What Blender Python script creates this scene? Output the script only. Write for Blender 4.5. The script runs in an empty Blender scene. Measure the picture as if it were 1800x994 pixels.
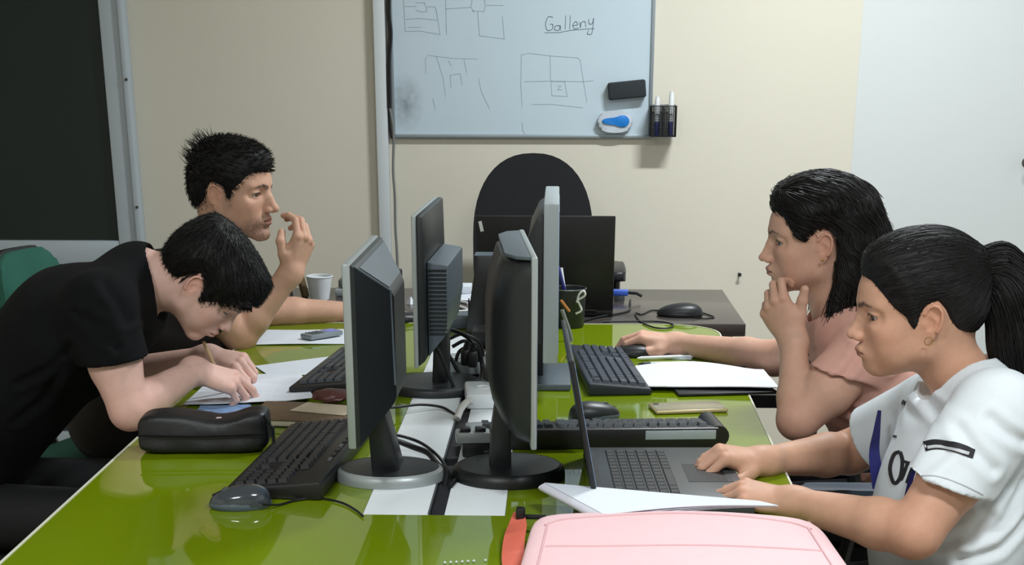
import bpy, bmesh, math, random
import numpy as np
from mathutils import Vector, Matrix, Quaternion, noise
from mathutils.bvhtree import BVHTree
random.seed(7)
SC = bpy.context.scene
COL = SC.collection
# ------------------------------------------------------------------ camera
# the photograph is the upper part of a larger frame: its optical axis lies 503 px below the middle
F, CY, CZ = 2563.0, 1000.0, 1.44
TH = math.atan(910 / F); PHI = math.radians(1.79)
cam_d = bpy.data.cameras.new('camera'); cam = bpy.data.objects.new('camera', cam_d); COL.objects.link(cam)
cam.location = (0, 0, CZ)
cam.rotation_euler = (math.pi / 2 - TH, 0, PHI)
cam_d.sensor_width = 36.0; cam_d.lens = 36.0 * F / 1800.0
cam_d.shift_y = (CY - 497.0) / 1800.0
cam_d.clip_start = 0.05; cam_d.clip_end = 60
SC.camera = cam
# ------------------------------------------------------------------ world, exposure, ceiling lamps
w = bpy.data.worlds.new('room_air'); SC.world = w; w.use_nodes = True
w.node_tree.nodes['Background'].inputs[0].default_value = (0.75, 0.82, 0.9, 1)
w.node_tree.nodes['Background'].inputs[1].default_value = 0.05
SC.view_settings.view_transform = 'Standard'; SC.view_settings.look = 'None'
SC.view_settings.gamma = 1.0; SC.view_settings.use_curve_mapping = False
SC.view_settings.exposure = 1.6
LAMPS = [((0.85, 3.85, 2.70), 18.0), ((0.75, 0.95, 2.70), 13.0), ((-0.95, 0.30, 2.70), 12.5)]      # fluorescent ceiling fittings; the last is an added fill to brighten the left
for (lx, ly, lz), pw in LAMPS:
    ld = bpy.data.lights.new('fluorescent_tube_light', 'AREA'); lo = bpy.data.objects.new('fluorescent_tube_light', ld); COL.objects.link(lo)
    ld.shape = 'RECTANGLE'; ld.size = 0.55; ld.size_y = 0.10; ld.energy = pw; ld.color = (0.90, 0.96, 1.0)
    lo.location = (lx, ly, lz - 0.075); 
# ------------------------------------------------------------------ pixel -> place
_fw = np.array([-math.sin(PHI) * math.cos(TH), math.cos(PHI) * math.cos(TH), -math.sin(TH)])
_rt = np.array([math.cos(PHI), math.sin(PHI), 0.0]); _up = np.cross(_rt, _fw); _C = np.array([0, 0, CZ])
def ray(x, y): return _fw + _rt * (x - 900) / F + _up * (CY - y) / F
def atz(x, y, z=0.75):
    r = ray(x, y); return Vector(_C + r * (z - CZ) / r[2])
def aty(x, y, Y):
    r = ray(x, y); return Vector(_C + r * Y / r[1])
def atx(x, y, X):
    r = ray(x, y); return Vector(_C + r * X / r[0])
# ------------------------------------------------------------------ materials
def lin(c):
    return tuple((v / 12.92 if v <= 0.04045 else ((v + 0.055) / 1.055) ** 2.4) for v in c)
def rgb(r, g, b): return lin((r / 255, g / 255, b / 255))
MATS = {}
def mat(name, col, rough=0.5, metal=0.0, spec=0.5, coat=0.0, var=0.06, scale=40.0, bump=0.0, bscale=200.0, sss=0.0, vcol=None, emit=None, sheen=0.0, trans=0.0, stretch=None, coat_rough=0.03):
    if name in MATS: return MATS[name]
    m = bpy.data.materials.new(name); m.use_nodes = True
    nt = m.node_tree; b = nt.nodes['Principled BSDF']
    b.inputs['Roughness'].default_value = rough; b.inputs['Metallic'].default_value = metal
    b.inputs['Specular IOR Level'].default_value = spec
    b.inputs['Coat Weight'].default_value = coat; b.inputs['Coat Roughness'].default_value = coat_rough
    b.inputs['Sheen Weight'].default_value = sheen
    b.inputs['Transmission Weight'].default_value = trans
    tc = nt.nodes.new('ShaderNodeTexCoord'); mp = nt.nodes.new('ShaderNodeMapping')
    nt.links.new(tc.outputs['Object'], mp.inputs['Vector'])
    if stretch: mp.inputs['Scale'].default_value = stretch
    nz = nt.nodes.new('ShaderNodeTexNoise'); nz.inputs['Scale'].default_value = scale; nz.inputs['Detail'].default_value = 3.0
    nt.links.new(mp.outputs['Vector'], nz.inputs['Vector'])
    mx = nt.nodes.new('ShaderNodeMix'); mx.data_type = 'RGBA'
    c0 = tuple(max(0, v * (1 - var)) for v in col) + (1,); c1 = tuple(min(1, v * (1 + var)) for v in col) + (1,)
    if vcol:
        at = nt.nodes.new('ShaderNodeAttribute'); at.attribute_name = vcol
        mx.blend_type = 'MULTIPLY'; mx.inputs[0].default_value = 1.0
        nt.links.new(at.outputs['Color'], mx.inputs[6])
        rp = nt.nodes.new('ShaderNodeMapRange'); rp.inputs[3].default_value = 1 - var; rp.inputs[4].default_value = 1 + var
        nt.links.new(nz.outputs['Fac'], rp.inputs[0]); nt.links.new(rp.outputs[0], mx.inputs[7])
    else:
        mx.inputs[6].default_value = c0; mx.inputs[7].default_value = c1
        nt.links.new(nz.outputs['Fac'], mx.inputs[0])
    nt.links.new(mx.outputs[2], b.inputs['Base Color'])
    if sss:
        b.inputs['Subsurface Weight'].default_value = sss; b.inputs['Subsurface Radius'].default_value = (1.0, 0.35, 0.2)
        b.inputs['Subsurface Scale'].default_value = 0.008
    if bump:
        n2 = nt.nodes.new('ShaderNodeTexNoise'); n2.inputs['Scale'].default_value = bscale; n2.inputs['Detail'].default_value = 2.0
        nt.links.new(mp.outputs['Vector'], n2.inputs['Vector'])
        bp = nt.nodes.new('ShaderNodeBump'); bp.inputs['Strength'].default_value = bump; bp.inputs['Distance'].default_value = 0.002
        nt.links.new(n2.outputs['Fac'], bp.inputs['Height']); nt.links.new(bp.outputs['Normal'], b.inputs['Normal'])
    if emit:
        b.inputs['Emission Color'].default_value = tuple(emit[0]) + (1,); b.inputs['Emission Strength'].default_value = emit[1]
    MATS[name] = m
    return m
# ------------------------------------------------------------------ mesh helpers
class MB:
    """collects shapes; build() links them as ONE mesh object"""
    def __init__(s): s.bm = bmesh.new()
    def box(s, c, size, bev=0.0, rot=None, seg=2):
        r = bmesh.ops.create_cube(s.bm, size=1.0)['verts']
        M = Matrix.Translation(Vector(c)) @ (rot.to_4x4() if rot else Matrix.Identity(4)) @ Matrix.Diagonal((size[0], size[1], size[2], 1))
        bmesh.ops.transform(s.bm, matrix=M, verts=r)
        if bev:
            es = list({e for v in r for e in v.link_edges})
            bmesh.ops.bevel(s.bm, geom=es, offset=bev, segments=seg, profile=0.5, affect='EDGES', clamp_overlap=True)
        return s
    def prism(s, poly, z0, z1, M=None, bev=0.0):
        """polygon in xy extruded from z0 to z1"""
        vb = [s.bm.verts.new((p[0], p[1], z0)) for p in poly]; vt = [s.bm.verts.new((p[0], p[1], z1)) for p in poly]
        fs = [s.bm.faces.new(vb[::-1]), s.bm.faces.new(vt)]
        n = len(poly)
        for i in range(n): fs.append(s.bm.faces.new((vb[i], vb[(i + 1) % n], vt[(i + 1) % n], vt[i])))
        if bev:
            es = list({e for e in fs[1].edges} | {e for e in fs[0].edges})
            vs = [v for v in vb + vt]
            res = bmesh.ops.bevel(s.bm, geom=es, offset=bev, segments=2, profile=0.5, affect='EDGES', clamp_overlap=True)
        if M:
            bm_vs = {v for f in s.bm.faces for v in f.verts}
            bmesh.ops.transform(s.bm, matrix=M, verts=list(bm_vs))
        return s
    def tube(s, pts, r, n=8, caps=True):
        pts = [Vector(p) for p in pts]; rings = []
        if not isinstance(r, (list, tuple)): r = [r] * len(pts)
        t0 = (pts[1] - pts[0]).normalized()
        ref = Vector((0, 0, 1)) if abs(t0.z) < 0.9 else Vector((1, 0, 0))
        nrm = t0.cross(ref).normalized()
        for i, p in enumerate(pts):
            t = (pts[min(i + 1, len(pts) - 1)] - pts[max(i - 1, 0)])
            t = t.normalized() if t.length > 1e-9 else t0
            nrm = (nrm - t * nrm.dot(t)); nrm = nrm.normalized() if nrm.length > 1e-9 else t.orthogonal().normalized()
            bn = t.cross(nrm)
            rings.append([s.bm.verts.new(p + (nrm * math.cos(a) + bn * math.sin(a)) * r[i]) for a in [2 * math.pi * k / n for k in range(n)]])
        for a, b in zip(rings, rings[1:]):
            for k in range(n): s.bm.faces.new((a[k], a[(k + 1) % n], b[(k + 1) % n], b[k]))
        if caps:
            s.bm.faces.new(rings[0][::-1]); s.bm.faces.new(rings[-1])
        return s
    def lathe(s, prof, c=(0, 0, 0), n=32, sx=1.0, sy=1.0):
        """profile list of (r, z)"""
        rings = []
        for (r, z) in prof:
            if r < 1e-6: rings.append([s.bm.verts.new((c[0], c[1], c[2] + z))])
            else: rings.append([s.bm.verts.new((c[0] + r * sx * math.cos(2 * math.pi * k / n), c[1] + r * sy * math.sin(2 * math.pi * k / n), c[2] + z)) for k in range(n)])
        for a, b in zip(rings, rings[1:]):
            for k in range(n):
                k2 = (k + 1) % n
                if len(a) == 1 and len(b) == 1: continue
                if len(a) == 1: s.bm.faces.new((a[0], b[k2], b[k]))
                elif len(b) == 1: s.bm.faces.new((a[k], a[k2], b[0]))
                else: s.bm.faces.new((a[k], a[k2], b[k2], b[k]))
        return s
    def grid(s, fn, nu, nv, thick=0.0):
        """surface fn(u,v)->Vector, given a thickness downwards"""
        V = [[s.bm.verts.new(fn(i / nu, j / nv)) for j in range(nv + 1)] for i in range(nu + 1)]
        for i in range(nu):
            for j in range(nv): s.bm.faces.new((V[i][j], V[i + 1][j], V[i + 1][j + 1], V[i][j + 1]))
        if thick:
            B = [[s.bm.verts.new(V[i][j].co - Vector((0, 0, thick))) for j in range(nv + 1)] for i in range(nu + 1)]
            for i in range(nu):
                for j in range(nv): s.bm.faces.new((B[i][j], B[i][j + 1], B[i + 1][j + 1], B[i + 1][j]))
            for i in range(nu):
                s.bm.faces.new((V[i][0], B[i][0], B[i + 1][0], V[i + 1][0])); s.bm.faces.new((V[i][nv], V[i + 1][nv], B[i + 1][nv], B[i][nv]))
            for j in range(nv):
                s.bm.faces.new((V[0][j], V[0][j + 1], B[0][j + 1], B[0][j])); s.bm.faces.new((V[nu][j], B[nu][j], B[nu][j + 1], V[nu][j + 1]))
        return s
    def xf(s, M):
        bmesh.ops.transform(s.bm, matrix=M, verts=s.bm.verts[:]); return s
    def build(s, name, m, parent=None, smooth=40, loc=None, rot=None, fixn=True):
        if fixn: bmesh.ops.recalc_face_normals(s.bm, faces=s.bm.faces[:])
        me = bpy.data.meshes.new(name); s.bm.to_mesh(me); s.bm.free()
        if smooth:
            me.shade_smooth()
            me.set_sharp_from_angle(angle=math.radians(smooth))
        return link(name, me, m, parent, loc, rot)
def link(name, me, m, parent=None, loc=None, rot=None):
    o = bpy.data.objects.new(name, me); COL.objects.link(o)
    if m and not me.materials: me.materials.append(m)
    if parent: o.parent = parent
    if loc is not None: o.location = loc
    if rot is not None: o.rotation_euler = rot
    return o
def tag(o, label, cat, group=None, kind=None):
    if label: o['label'] = label
    if cat: o['category'] = cat
    if group: o['group'] = group
    if kind: o['kind'] = kind
    return o
def struct(o, label=None, cat=None):
    o['kind'] = 'structure'
    if label: o['label'] = label
    if cat: o['category'] = cat
    return o
def thing(name, label, cat, loc=(0, 0, 0), rz=0.0, group=None):
    o = bpy.data.objects.new(name, None); COL.objects.link(o); o.empty_display_size = 0.05
    o.location = loc; o.rotation_euler = (0, 0, rz)
    return tag(o, label, cat, group)
def spline(pts, n=8):
    """Catmull-Rom through the points"""
    P = [Vector(p) for p in pts]; P = [P[0] * 2 - P[1]] + P + [P[-1] * 2 - P[-2]]; out = []
    for i in range(1, len(P) - 2):
        for k in range(n):
            t = k / n; a, b, c, d = P[i - 1], P[i], P[i + 1], P[i + 2]
            out.append(0.5 * ((2 * b) + (c - a) * t + (2 * a - 5 * b + 4 * c - d) * t * t + (3 * b - a - 3 * c + d) * t ** 3))
    out.append(P[-2]); return out
def cable(label, pts, r, m, name='cable', cat='cable', group=None):
    o = MB().tube(spline(pts, 8), r, 7).build(name, m, None, 60)
    return tag(o, label, cat, group)
def RZ(a): return Matrix.Rotation(a, 3, 'Z')
def RX(a): return Matrix.Rotation(a, 3, 'X')
def RY(a): return Matrix.Rotation(a, 3, 'Y')
def superpoly(w, h, e=2.6, n=40):
    out = []
    for k in range(n):
        a = 2 * math.pi * k / n; c, s_ = math.cos(a), math.sin(a)
        out.append((w / 2 * math.copysign(abs(c) ** (2 / e), c), h / 2 * math.copysign(abs(s_) ** (2 / e), s_)))
    return out
# ================================================================== the room
WY = 5.2                                   # back wall
XL, XR, YF, ZC = -2.45, 2.1, -1.6, 2.80
m_wall = mat('wall_paint_cream', rgb(220, 214, 198), 0.75, var=0.02, scale=3, bump=0.08, bscale=180)
m_wall2 = mat('wall_paint_cool_white', rgb(212, 216, 215), 0.7, var=0.015, scale=3, bump=0.05, bscale=180)
m_ceil = mat('ceiling_paint', rgb(225, 224, 218), 0.8, var=0.02, scale=4)
m_floor = mat('floor_tile', rgb(150, 140, 125), 0.35, var=0.05, scale=6)
m_alu = mat('aluminium_frame', rgb(186, 196, 204), 0.4, 0.0, var=0.03, scale=8)
m_dglass = mat('dark_glass', rgb(36, 46, 44), 0.22, var=0.08, scale=3, spec=0.3)
xc = aty(1507, 150, WY).x
struct(MB().box(((XL + xc) / 2, WY + 0.06, ZC / 2), (xc - XL, 0.12, ZC)).build('wall_back', m_wall, None, 0), 'cream painted back wall behind the whiteboard', 'wall')
struct(MB().box(((XR + xc) / 2, WY + 0.0595, ZC / 2), (XR - xc, 0.121, ZC)).build('wall_back_right', m_wall2, None, 0), 'cool white end section of the back wall at right', 'wall')
struct(MB().box((XL - 0.05, (WY + YF) / 2, ZC / 2), (0.1, WY - YF, ZC)).build('wall_left', m_wall, None, 0), 'cream painted wall at left', 'wall')
struct(MB().box((XR + 0.05, (WY + YF) / 2, ZC / 2), (0.1, WY - YF, ZC)).build('wall_right', m_wall2, None, 0), 'cool white painted wall at right', 'wall')
struct(MB().box(((XL + XR) / 2, YF - 0.05, ZC / 2), (XR - XL + 0.2, 0.1, ZC)).build('wall_front', m_wall, None, 0), 'cream painted wall behind the camera', 'wall')
struct(MB().box(((XL + XR) / 2, (WY + YF) / 2, -0.05), (XR - XL + 0.2, WY - YF + 0.2, 0.1)).build('floor', m_floor, None, 0), 'beige tiled office floor', 'floor')
struct(MB().box(((XL + XR) / 2, (WY + YF) / 2, ZC + 0.05), (XR - XL + 0.2, WY - YF + 0.2, 0.1)).build('ceiling', m_ceil, None, 0), 'white office ceiling', 'ceiling')
# ceiling lamps
m_lampw = mat('lamp_housing_white', rgb(235, 235, 232), 0.4)
for i, ((lx, ly, lz), pw) in enumerate(LAMPS):
    t = thing('ceiling_light', ['white fluorescent ceiling light above the far end of the green table', 'white fluorescent ceiling light above the near end of the green table', 'added fill light left of the camera, shaped like a fluorescent ceiling light'][i], 'ceiling light', (lx, ly, ZC), 0, 'ceiling lights')
    MB().box((0, 0, -0.03), (0.66, 0.20, 0.06), 0.008).build('housing', m_lampw, t)
    for s in (-1, 1): MB().box((s * 0.31, 0, -0.085), (0.025, 0.11, 0.05), 0.004).build('tube_holder', m_lampw, t)
# dark glazed aluminium door at left of the back wall
gx = aty(215, 420, WY).x; fx = aty(258, 430, WY).x; gz = aty(100, 421, WY).z; rz_ = aty(100, 462, WY).z
d = bpy.data.objects.new('door_1', None); COL.objects.link(d); d.location = ((XL + 0.1 + fx) / 2, WY, 0)
struct(d, 'aluminium framed door with dark glass on the left of the back wall', 'door')
ox = d.location.x
def dbox(nm, x0, x1, z0, z1, th, m, bev=0.004): return MB().box(((x0 + x1) / 2 - ox, -th / 2, (z0 + z1) / 2), (x1 - x0, th, z1 - z0), bev).build(nm, m, d)
dl = XL + 0.1
dbox('stile', gx, fx - 0.02, 0, 2.2, 0.045, m_alu); dbox('jamb', fx - 0.019, fx, 0, 2.24, 0.06, m_alu)
dbox('stile', dl + 0.02, dl + 0.10, 0, 2.2, 0.045, m_alu); dbox('jamb', dl, dl + 0.019, 0, 2.24, 0.06, m_alu)
dbox('rail', dl + 0.101, gx - 0.001, rz_, gz, 0.045, m_alu); dbox('rail', dl + 0.101, gx - 0.001, 2.1, 2.2, 0.045, m_alu); dbox('rail', dl + 0.101, gx - 0.001, 0.0, 0.12, 0.045, m_alu)
dbox('pane', dl + 0.101, gx - 0.001, gz + 0.001, 2.099, 0.02, m_dglass, 0)
dbox('lower_panel', dl + 0.101, gx - 0.001, 0.121, rz_ - 0.001, 0.02, mat('door_panel_grey', rgb(52, 58, 58), 0.4), 0)
for zz in (0.93, 1.35): MB().tube([(fx - 0.006 - ox, -0.061, zz), (fx - 0.006 - ox, -0.066, zz)], 0.005, 10).build('screw', mat('steel_dark', rgb(90, 92, 92), 0.35, 1.0), d)
# white vertical cable duct
pts = [aty(653, 0, WY), aty(684, 0, WY)]
px0 = aty(662, 240, WY - 0.03).x; px1 = aty(682, 240, WY - 0.03).x
t1 = MB().box(((px0 + px1) / 2, WY - 0.017, ZC / 2), (px1 - px0, 0.034, ZC), 0.003).build('trim_1', mat('duct_white', rgb(214, 219, 222), 0.45, var=0.02), None)
struct(t1, 'white vertical cable duct on the back wall beside the whiteboard', 'cable duct')
# ---- cables running down beside the duct
m_blk = mat('black_plastic', rgb(22, 23, 25), 0.42, var=0.1, bump=0.05, bscale=600)
m_cblk = mat('cable_black', rgb(16, 17, 19), 0.45, var=0.08)
m_cgrey = mat('cable_grey', rgb(120, 122, 120), 0.5)
m_cwhite = mat('cable_white', rgb(222, 222, 220), 0.45)
yb = WY - 0.031
for i, (off, lab) in enumerate([(0, 'thick black cable running down the duct beside the whiteboard'), (3.2, 'thin black cable clipped next to the thick one beside the whiteboard')]):
    cable(lab, [aty(x + off, y, yb - 0.004 * i) for x, y in [(683, -60), (682, 20), (685, 60), (682, 110), (683, 190)]], 0.0055 if i == 0 else 0.004, m_cblk, 'wall_cable')
cable('grey cable hanging along the duct below the whiteboard corner', [aty(x, y, yb) for x, y in [(684, 185), (690, 215), (692, 245), (691, 300), (694, 345), (695, 400), (698, 450), (700, 520)]], 0.0045, m_cgrey, 'wall_cable')
cable('dark cable loop beside the lower left whiteboard corner', [aty(x, y, yb + 0.008) for x, y in [(683, 190), (684, 215), (687, 238), (689, 244)]], 0.003, m_cblk, 'wall_cable')
# ---- whiteboard
m_wb = mat('whiteboard_enamel', rgb(196, 212, 222), 0.22, var=0.02, scale=4, spec=0.5)
def wb_smudge():
    nt = m_wb.node_tree; b = nt.nodes['Principled BSDF']; mx = b.inputs['Base Color'].links[0].from_node
    tc = nt.nodes.new('ShaderNodeTexCoord'); mp = nt.nodes.new('ShaderNodeMapping'); mp.inputs['Location'].default_value = (0.395 / 0.07, 0, -0.115 / 0.10); mp.inputs['Scale'].default_value = (1 / 0.07, 1, 1 / 0.10)
    gr = nt.nodes.new('ShaderNodeTexGradient'); gr.gradient_type = 'SPHERICAL'; nt.links.new(tc.outputs['Object'], mp.inputs[0]); nt.links.new(mp.outputs[0], gr.inputs[0])
    nz = nt.nodes.new('ShaderNodeTexNoise'); nz.inputs['Scale'].default_value = 45; nt.links.new(tc.outputs['Object'], nz.inputs['Vector'])
    ml = nt.nodes.new('ShaderNodeMath'); ml.operation = 'MULTIPLY'; nt.links.new(gr.outputs['Fac'], ml.inputs[0]); nt.links.new(nz.outputs['Fac'], ml.inputs[1])
    m2 = nt.nodes.new('ShaderNodeMix'); m2.data_type = 'RGBA'; nt.links.new(ml.outputs[0], m2.inputs[0]); nt.links.new(mx.outputs[2], m2.inputs[6]); m2.inputs[7].default_value = (0.13, 0.15, 0.18, 1)
    nt.links.new(m2.outputs[2], b.inputs['Base Color'])
wb_smudge()
m_mark = mat('marker_ink_faded', rgb(150, 166, 178), 0.7, var=0.25, scale=60)
m_mark2 = mat('marker_ink_dark', rgb(108, 124, 136), 0.7, var=0.25, scale=60)
wl = aty(689, 240, WY - 0.02).x; wr = aty(1149, 120, WY - 0.02).x; wz0 = aty(900, 243, WY - 0.02).z; wz1 = wz0 + 0.86
wb = thing('whiteboard', 'large whiteboard with faded marker sketches and the word Gallery', 'whiteboard', ((wl + wr) / 2, WY, wz0))
bw = wr - wl
MB().box((0, -0.008, 0.43), (bw - 0.006, 0.014, 0.855)).build('writing_surface', m_wb, wb, 0)
m_wbf = mat('whiteboard_frame_grey', rgb(150, 160, 166), 0.35, 0.3, var=0.04)
for nm, c, s_ in [('frame_rail', (0, -0.011, 0.006), (bw, 0.022, 0.012)), ('frame_rail', (0, -0.011, 0.854), (bw, 0.022, 0.012)), ('frame_stile', (-bw / 2 + 0.006, -0.011, 0.43), (0.012, 0.0219, 0.836)), ('frame_stile', (bw / 2 - 0.006, -0.011, 0.43), (0.012, 0.0219, 0.836))]:
    MB().box(c, s_, 0.003).build(nm, m_wbf, wb)
WBY = WY - 0.0155
def strokes(name, polys, wpx, m, label=None):
    ww = wpx * 0.00097
    for poly in polys:
        mb = MB(); P = [aty(x, y, WBY) - Vector(wb.location) for x, y in poly]
        for a, b in zip(P, P[1:]):
            dv = (b - a); L = dv.length
            if L < 1e-6: continue
            ang = math.atan2(dv.z, dv.x)
            mb.box((a + b) / 2, (L + ww * 0.6, 0.0006, ww), rot=Matrix.Rotation(-ang, 3, 'Y'))
        o = mb.build(name, m, wb, 0)
        if label: o['label'] = label
def q(pts, ox_, oy_, s_): return [(ox_ + x * s_, oy_ + y * s_) for x, y in pts]
Z1 = lambda pts: q(pts, 640, 0, 580 / 1800)
sm = lambda pts: [(v.x, v.y) for v in spline([(x, y, 0) for x, y in pts], 5)]
strokes('marker_line', [Z1([(215, -10), (225, 172), (300, 168), (415, 188), (395, 60), (388, 38), (345, 36)]), Z1([(230, 105), (300, 100), (400, 110)]), Z1([(280, 15), (330, 15), (345, 60), (320, 66), (282, 55)]), Z1([(240, 150), (310, 148)]), Z1([(225, 36), (285, 34)])], 1.5, m_mark, 'faded sketch of a page layout')
strokes('marker_line', [Z1([(445, -10), (450, 190)]), Z1([(445, 48), (580, 40), (590, 10), (585, -10)]), Z1([(590, 60), (655, 62), (662, 30), (655, -10)]), Z1([(668, 28), (760, 30)]), Z1([(620, 62), (630, 195), (765, 212), (755, 90)]), Z1([(585, 40), (600, 66)])], 1.5, m_mark, 'faded sketch of linked boxes')
strokes('marker_line', [Z1([(338, 400), (335, 320), (350, 302), (480, 318), (620, 322)]), Z1([(395, 310), (430, 420), (445, 525)]), Z1([(460, 330), (475, 358)]), Z1([(545, 325), (560, 395)]), Z1([(625, 430), (640, 500), (685, 595)]), Z1([(470, 410), (525, 402), (535, 460)]), Z1([(470, 412), (475, 475)]), Z1([(375, 540), (390, 595)])], 1.1, m_mark, 'very faint sketch of columns')
strokes('marker_line', [Z1([(862, 585), (856, 470), (858, 300), (900, 290), (1015, 305), (1165, 315), (1180, 330), (1195, 430), (1215, 555)]), Z1([(1015, 300), (1018, 440)]), Z1([(875, 446), (1020, 442), (1190, 446), (1250, 440)]), Z1([(915, 570), (1030, 570), (1195, 588)]), Z1([(1022, 445), (1095, 445), (1108, 526), (1025, 522), (1020, 445)]), Z1([(1055, 470), (1075, 470), (1055, 490), (1080, 490)]), Z1([(862, 670), (866, 715), (880, 735)])], 1.4, m_mark, 'faded sketch of a square divided in four with a small box')
strokes('lettering', [sm(Z1([(1030, 95), (1005, 92), (990, 130), (1000, 165), (1025, 160), (1030, 135), (1015, 132)])), sm(Z1([(1068, 140), (1045, 142), (1040, 162), (1062, 165), (1070, 140), (1072, 165)])), Z1([(1100, 85), (1097, 160)]), Z1([(1125, 85), (1122, 158)]), sm(Z1([(1138, 140), (1165, 135), (1155, 118), (1140, 135), (1148, 158), (1170, 152)])), sm(Z1([(1178, 122), (1180, 150), (1185, 125), (1205, 118), (1210, 148)])), sm(Z1([(1225, 105), (1228, 130), (1245, 128), (1252, 100), (1248, 150), (1240, 185), (1218, 185), (1225, 165)])), Z1([(985, 178), (1060, 178), (1130, 165), (1255, 155)])], 2.0, m_mark2, 'handwritten underlined word Gallery')
# ---- erasers on the whiteboard
ec = aty(1102, 158, WY - 0.035)
er = tag(MB().box((0, 0, 0), (0.126, 0.038, 0.056), 0.006, seg=3).build('whiteboard_eraser', mat('felt_charcoal', rgb(40, 46, 50), 0.85, bump=0.3, bscale=300), None, 40, (ec.x, WY - 0.035, ec.z), (0, -math.radians(5.5), 0)), 'charcoal block eraser stuck on the whiteboard', 'eraser')
ec = aty(1081, 214, WY - 0.03)
t = thing('whiteboard_eraser', 'white oval eraser with blue keyhole shaped grip on the whiteboard', 'eraser', (ec.x, WY - 0.016, ec.z))
MB().prism(superpoly(0.118, 0.072, 2.4), 0, 0.026, Matrix.Rotation(math.pi / 2, 4, 'X'), 0.008).build('body', mat('eraser_white', rgb(196, 204, 212), 0.4), t)
kp = []
for k in range(40):
    a = 2 * math.pi * k / 40; x = 0.046 * math.cos(a); s_ = math.sin(a)
    u = (x + 0.046) / 0.092
    hw = 0.0115 + 0.0115 * min(1, max(0, (u - 0.4) / 0.35)) ** 1.5
    kp.append((x, hw * math.copysign(abs(s_) ** 0.8, s_)))
MB().prism(kp, 0.024, 0.031, Matrix.Rotation(math.pi / 2, 4, 'X') , 0.003).build('grip', mat('eraser_blue', rgb(22, 122, 205), 0.35), t, 40, (0.002, 0, 0.002))
# ---- wire pen cup and markers at the board's lower right corner
cl = aty(1143, 240, WY - 0.07); cr = aty(1187, 240, WY - 0.07); ctz = aty(1165, 186, WY - 0.07).z
cxm = (cl.x + cr.x) / 2; cw = cr.x - cl.x; ch = ctz - cl.z; cd = 0.07
t = thing('pen_cup', 'black wire mesh pen cup hung at the whiteboard corner', 'pen cup', (cxm, WY - 0.024 - cd / 2, cl.z))
m_wire = mat('wire_black', rgb(24, 26, 34), 0.45)
def mesh_wall(a, b, h):
    mb = MB(); a = Vector(a); b = Vector(b); n = int((b - a).length / 0.0055)
    for i in range(n + 1):
        p = a.lerp(b, i / n); mb.tube([p, p + Vector((0, 0, h))], 0.00085, 4)
    for j in range(int(h / 0.0055) + 1):
        mb.tube([a + Vector((0, 0, j * 0.0055)), b + Vector((0, 0, j * 0.0055))], 0.00085, 4)
    return mb
c4 = [(-cw / 2, -cd / 2, 0), (cw / 2, -cd / 2, 0), (cw / 2, cd / 2, 0), (-cw / 2, cd / 2, 0)]
for i in range(4): mesh_wall(c4[i], c4[(i + 1) % 4], ch).build('mesh_wall', m_wire, t, 0)
MB().tube([Vector(c) + Vector((0, 0, ch)) for c in c4 + c4[:1]], 0.0022, 6).build('rim', m_wire, t)
MB().box((0, 0, 0.0015), (cw, cd, 0.003)).build('base', m_wire, t, 0)
MB().box((0, 0, ch / 2), (0.002, cd, ch - 0.004)).build('divider', m_wire, t, 0)
m_mkw = mat('marker_white', rgb(226, 230, 232), 0.35); m_mkb = mat('marker_cap_blue', rgb(40, 44, 120), 0.4); m_mkg = mat('marker_grey', rgb(150, 155, 160), 0.4)
for i, (xp, yt, lab) in enumerate([(1156, 170, 'white whiteboard marker with blue cap in the left half of the cup'), (1181, 161, 'taller white whiteboard marker with blue cap in the right half of the cup')]):
    top = aty(xp, yt, WY - 0.06)
    t = thing('marker', lab, 'marker', (top.x, WY - 0.06, cl.z + 0.004), 0, 'markers in the pen cup')
    L = top.z - cl.z - 0.004
    MB().lathe([(0, 0), (0.0085, 0), (0.009, 0.002), (0.009, 0.042), (0.0085, 0.043)], n=16).build('cap', m_mkb, t)
    MB().lathe([(0.0083, 0.043), (0.0083, L - 0.012), (0.0062, L - 0.006), (0.0058, L), (0, L)], n=16).build('barrel', m_mkw, t)
nl = aty(1299, 481, WY)
tag(MB().tube([(nl.x, WY, nl.z), (nl.x, WY - 0.02, nl.z - 0.002)], 0.0035, 8).tube([(nl.x, WY - 0.02, nl.z - 0.002), (nl.x, WY - 0.022, nl.z - 0.002)], 0.007, 10).build('wall_nail', mat('steel_dark', rgb(90, 92, 92), 0.35, 1.0), None), 'small dark nail in the cream wall above the dark desk', 'nail')
kn = aty(1803, 285, WY - 0.03)
tag(MB().lathe([(0.004, -0.03), (0.004, 0), (0.016, 0.004), (0.02, 0.012), (0.016, 0.02), (0, 0.022)], n=16).xf(Matrix.Rotation(math.pi / 2, 4, 'X')).build('wall_hook', mat('hook_bronze', rgb(70, 66, 58), 0.4), None, 40, (kn.x, WY - 0.041, kn.z)), 'dark round hook on the cool white wall section', 'hook')
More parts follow.
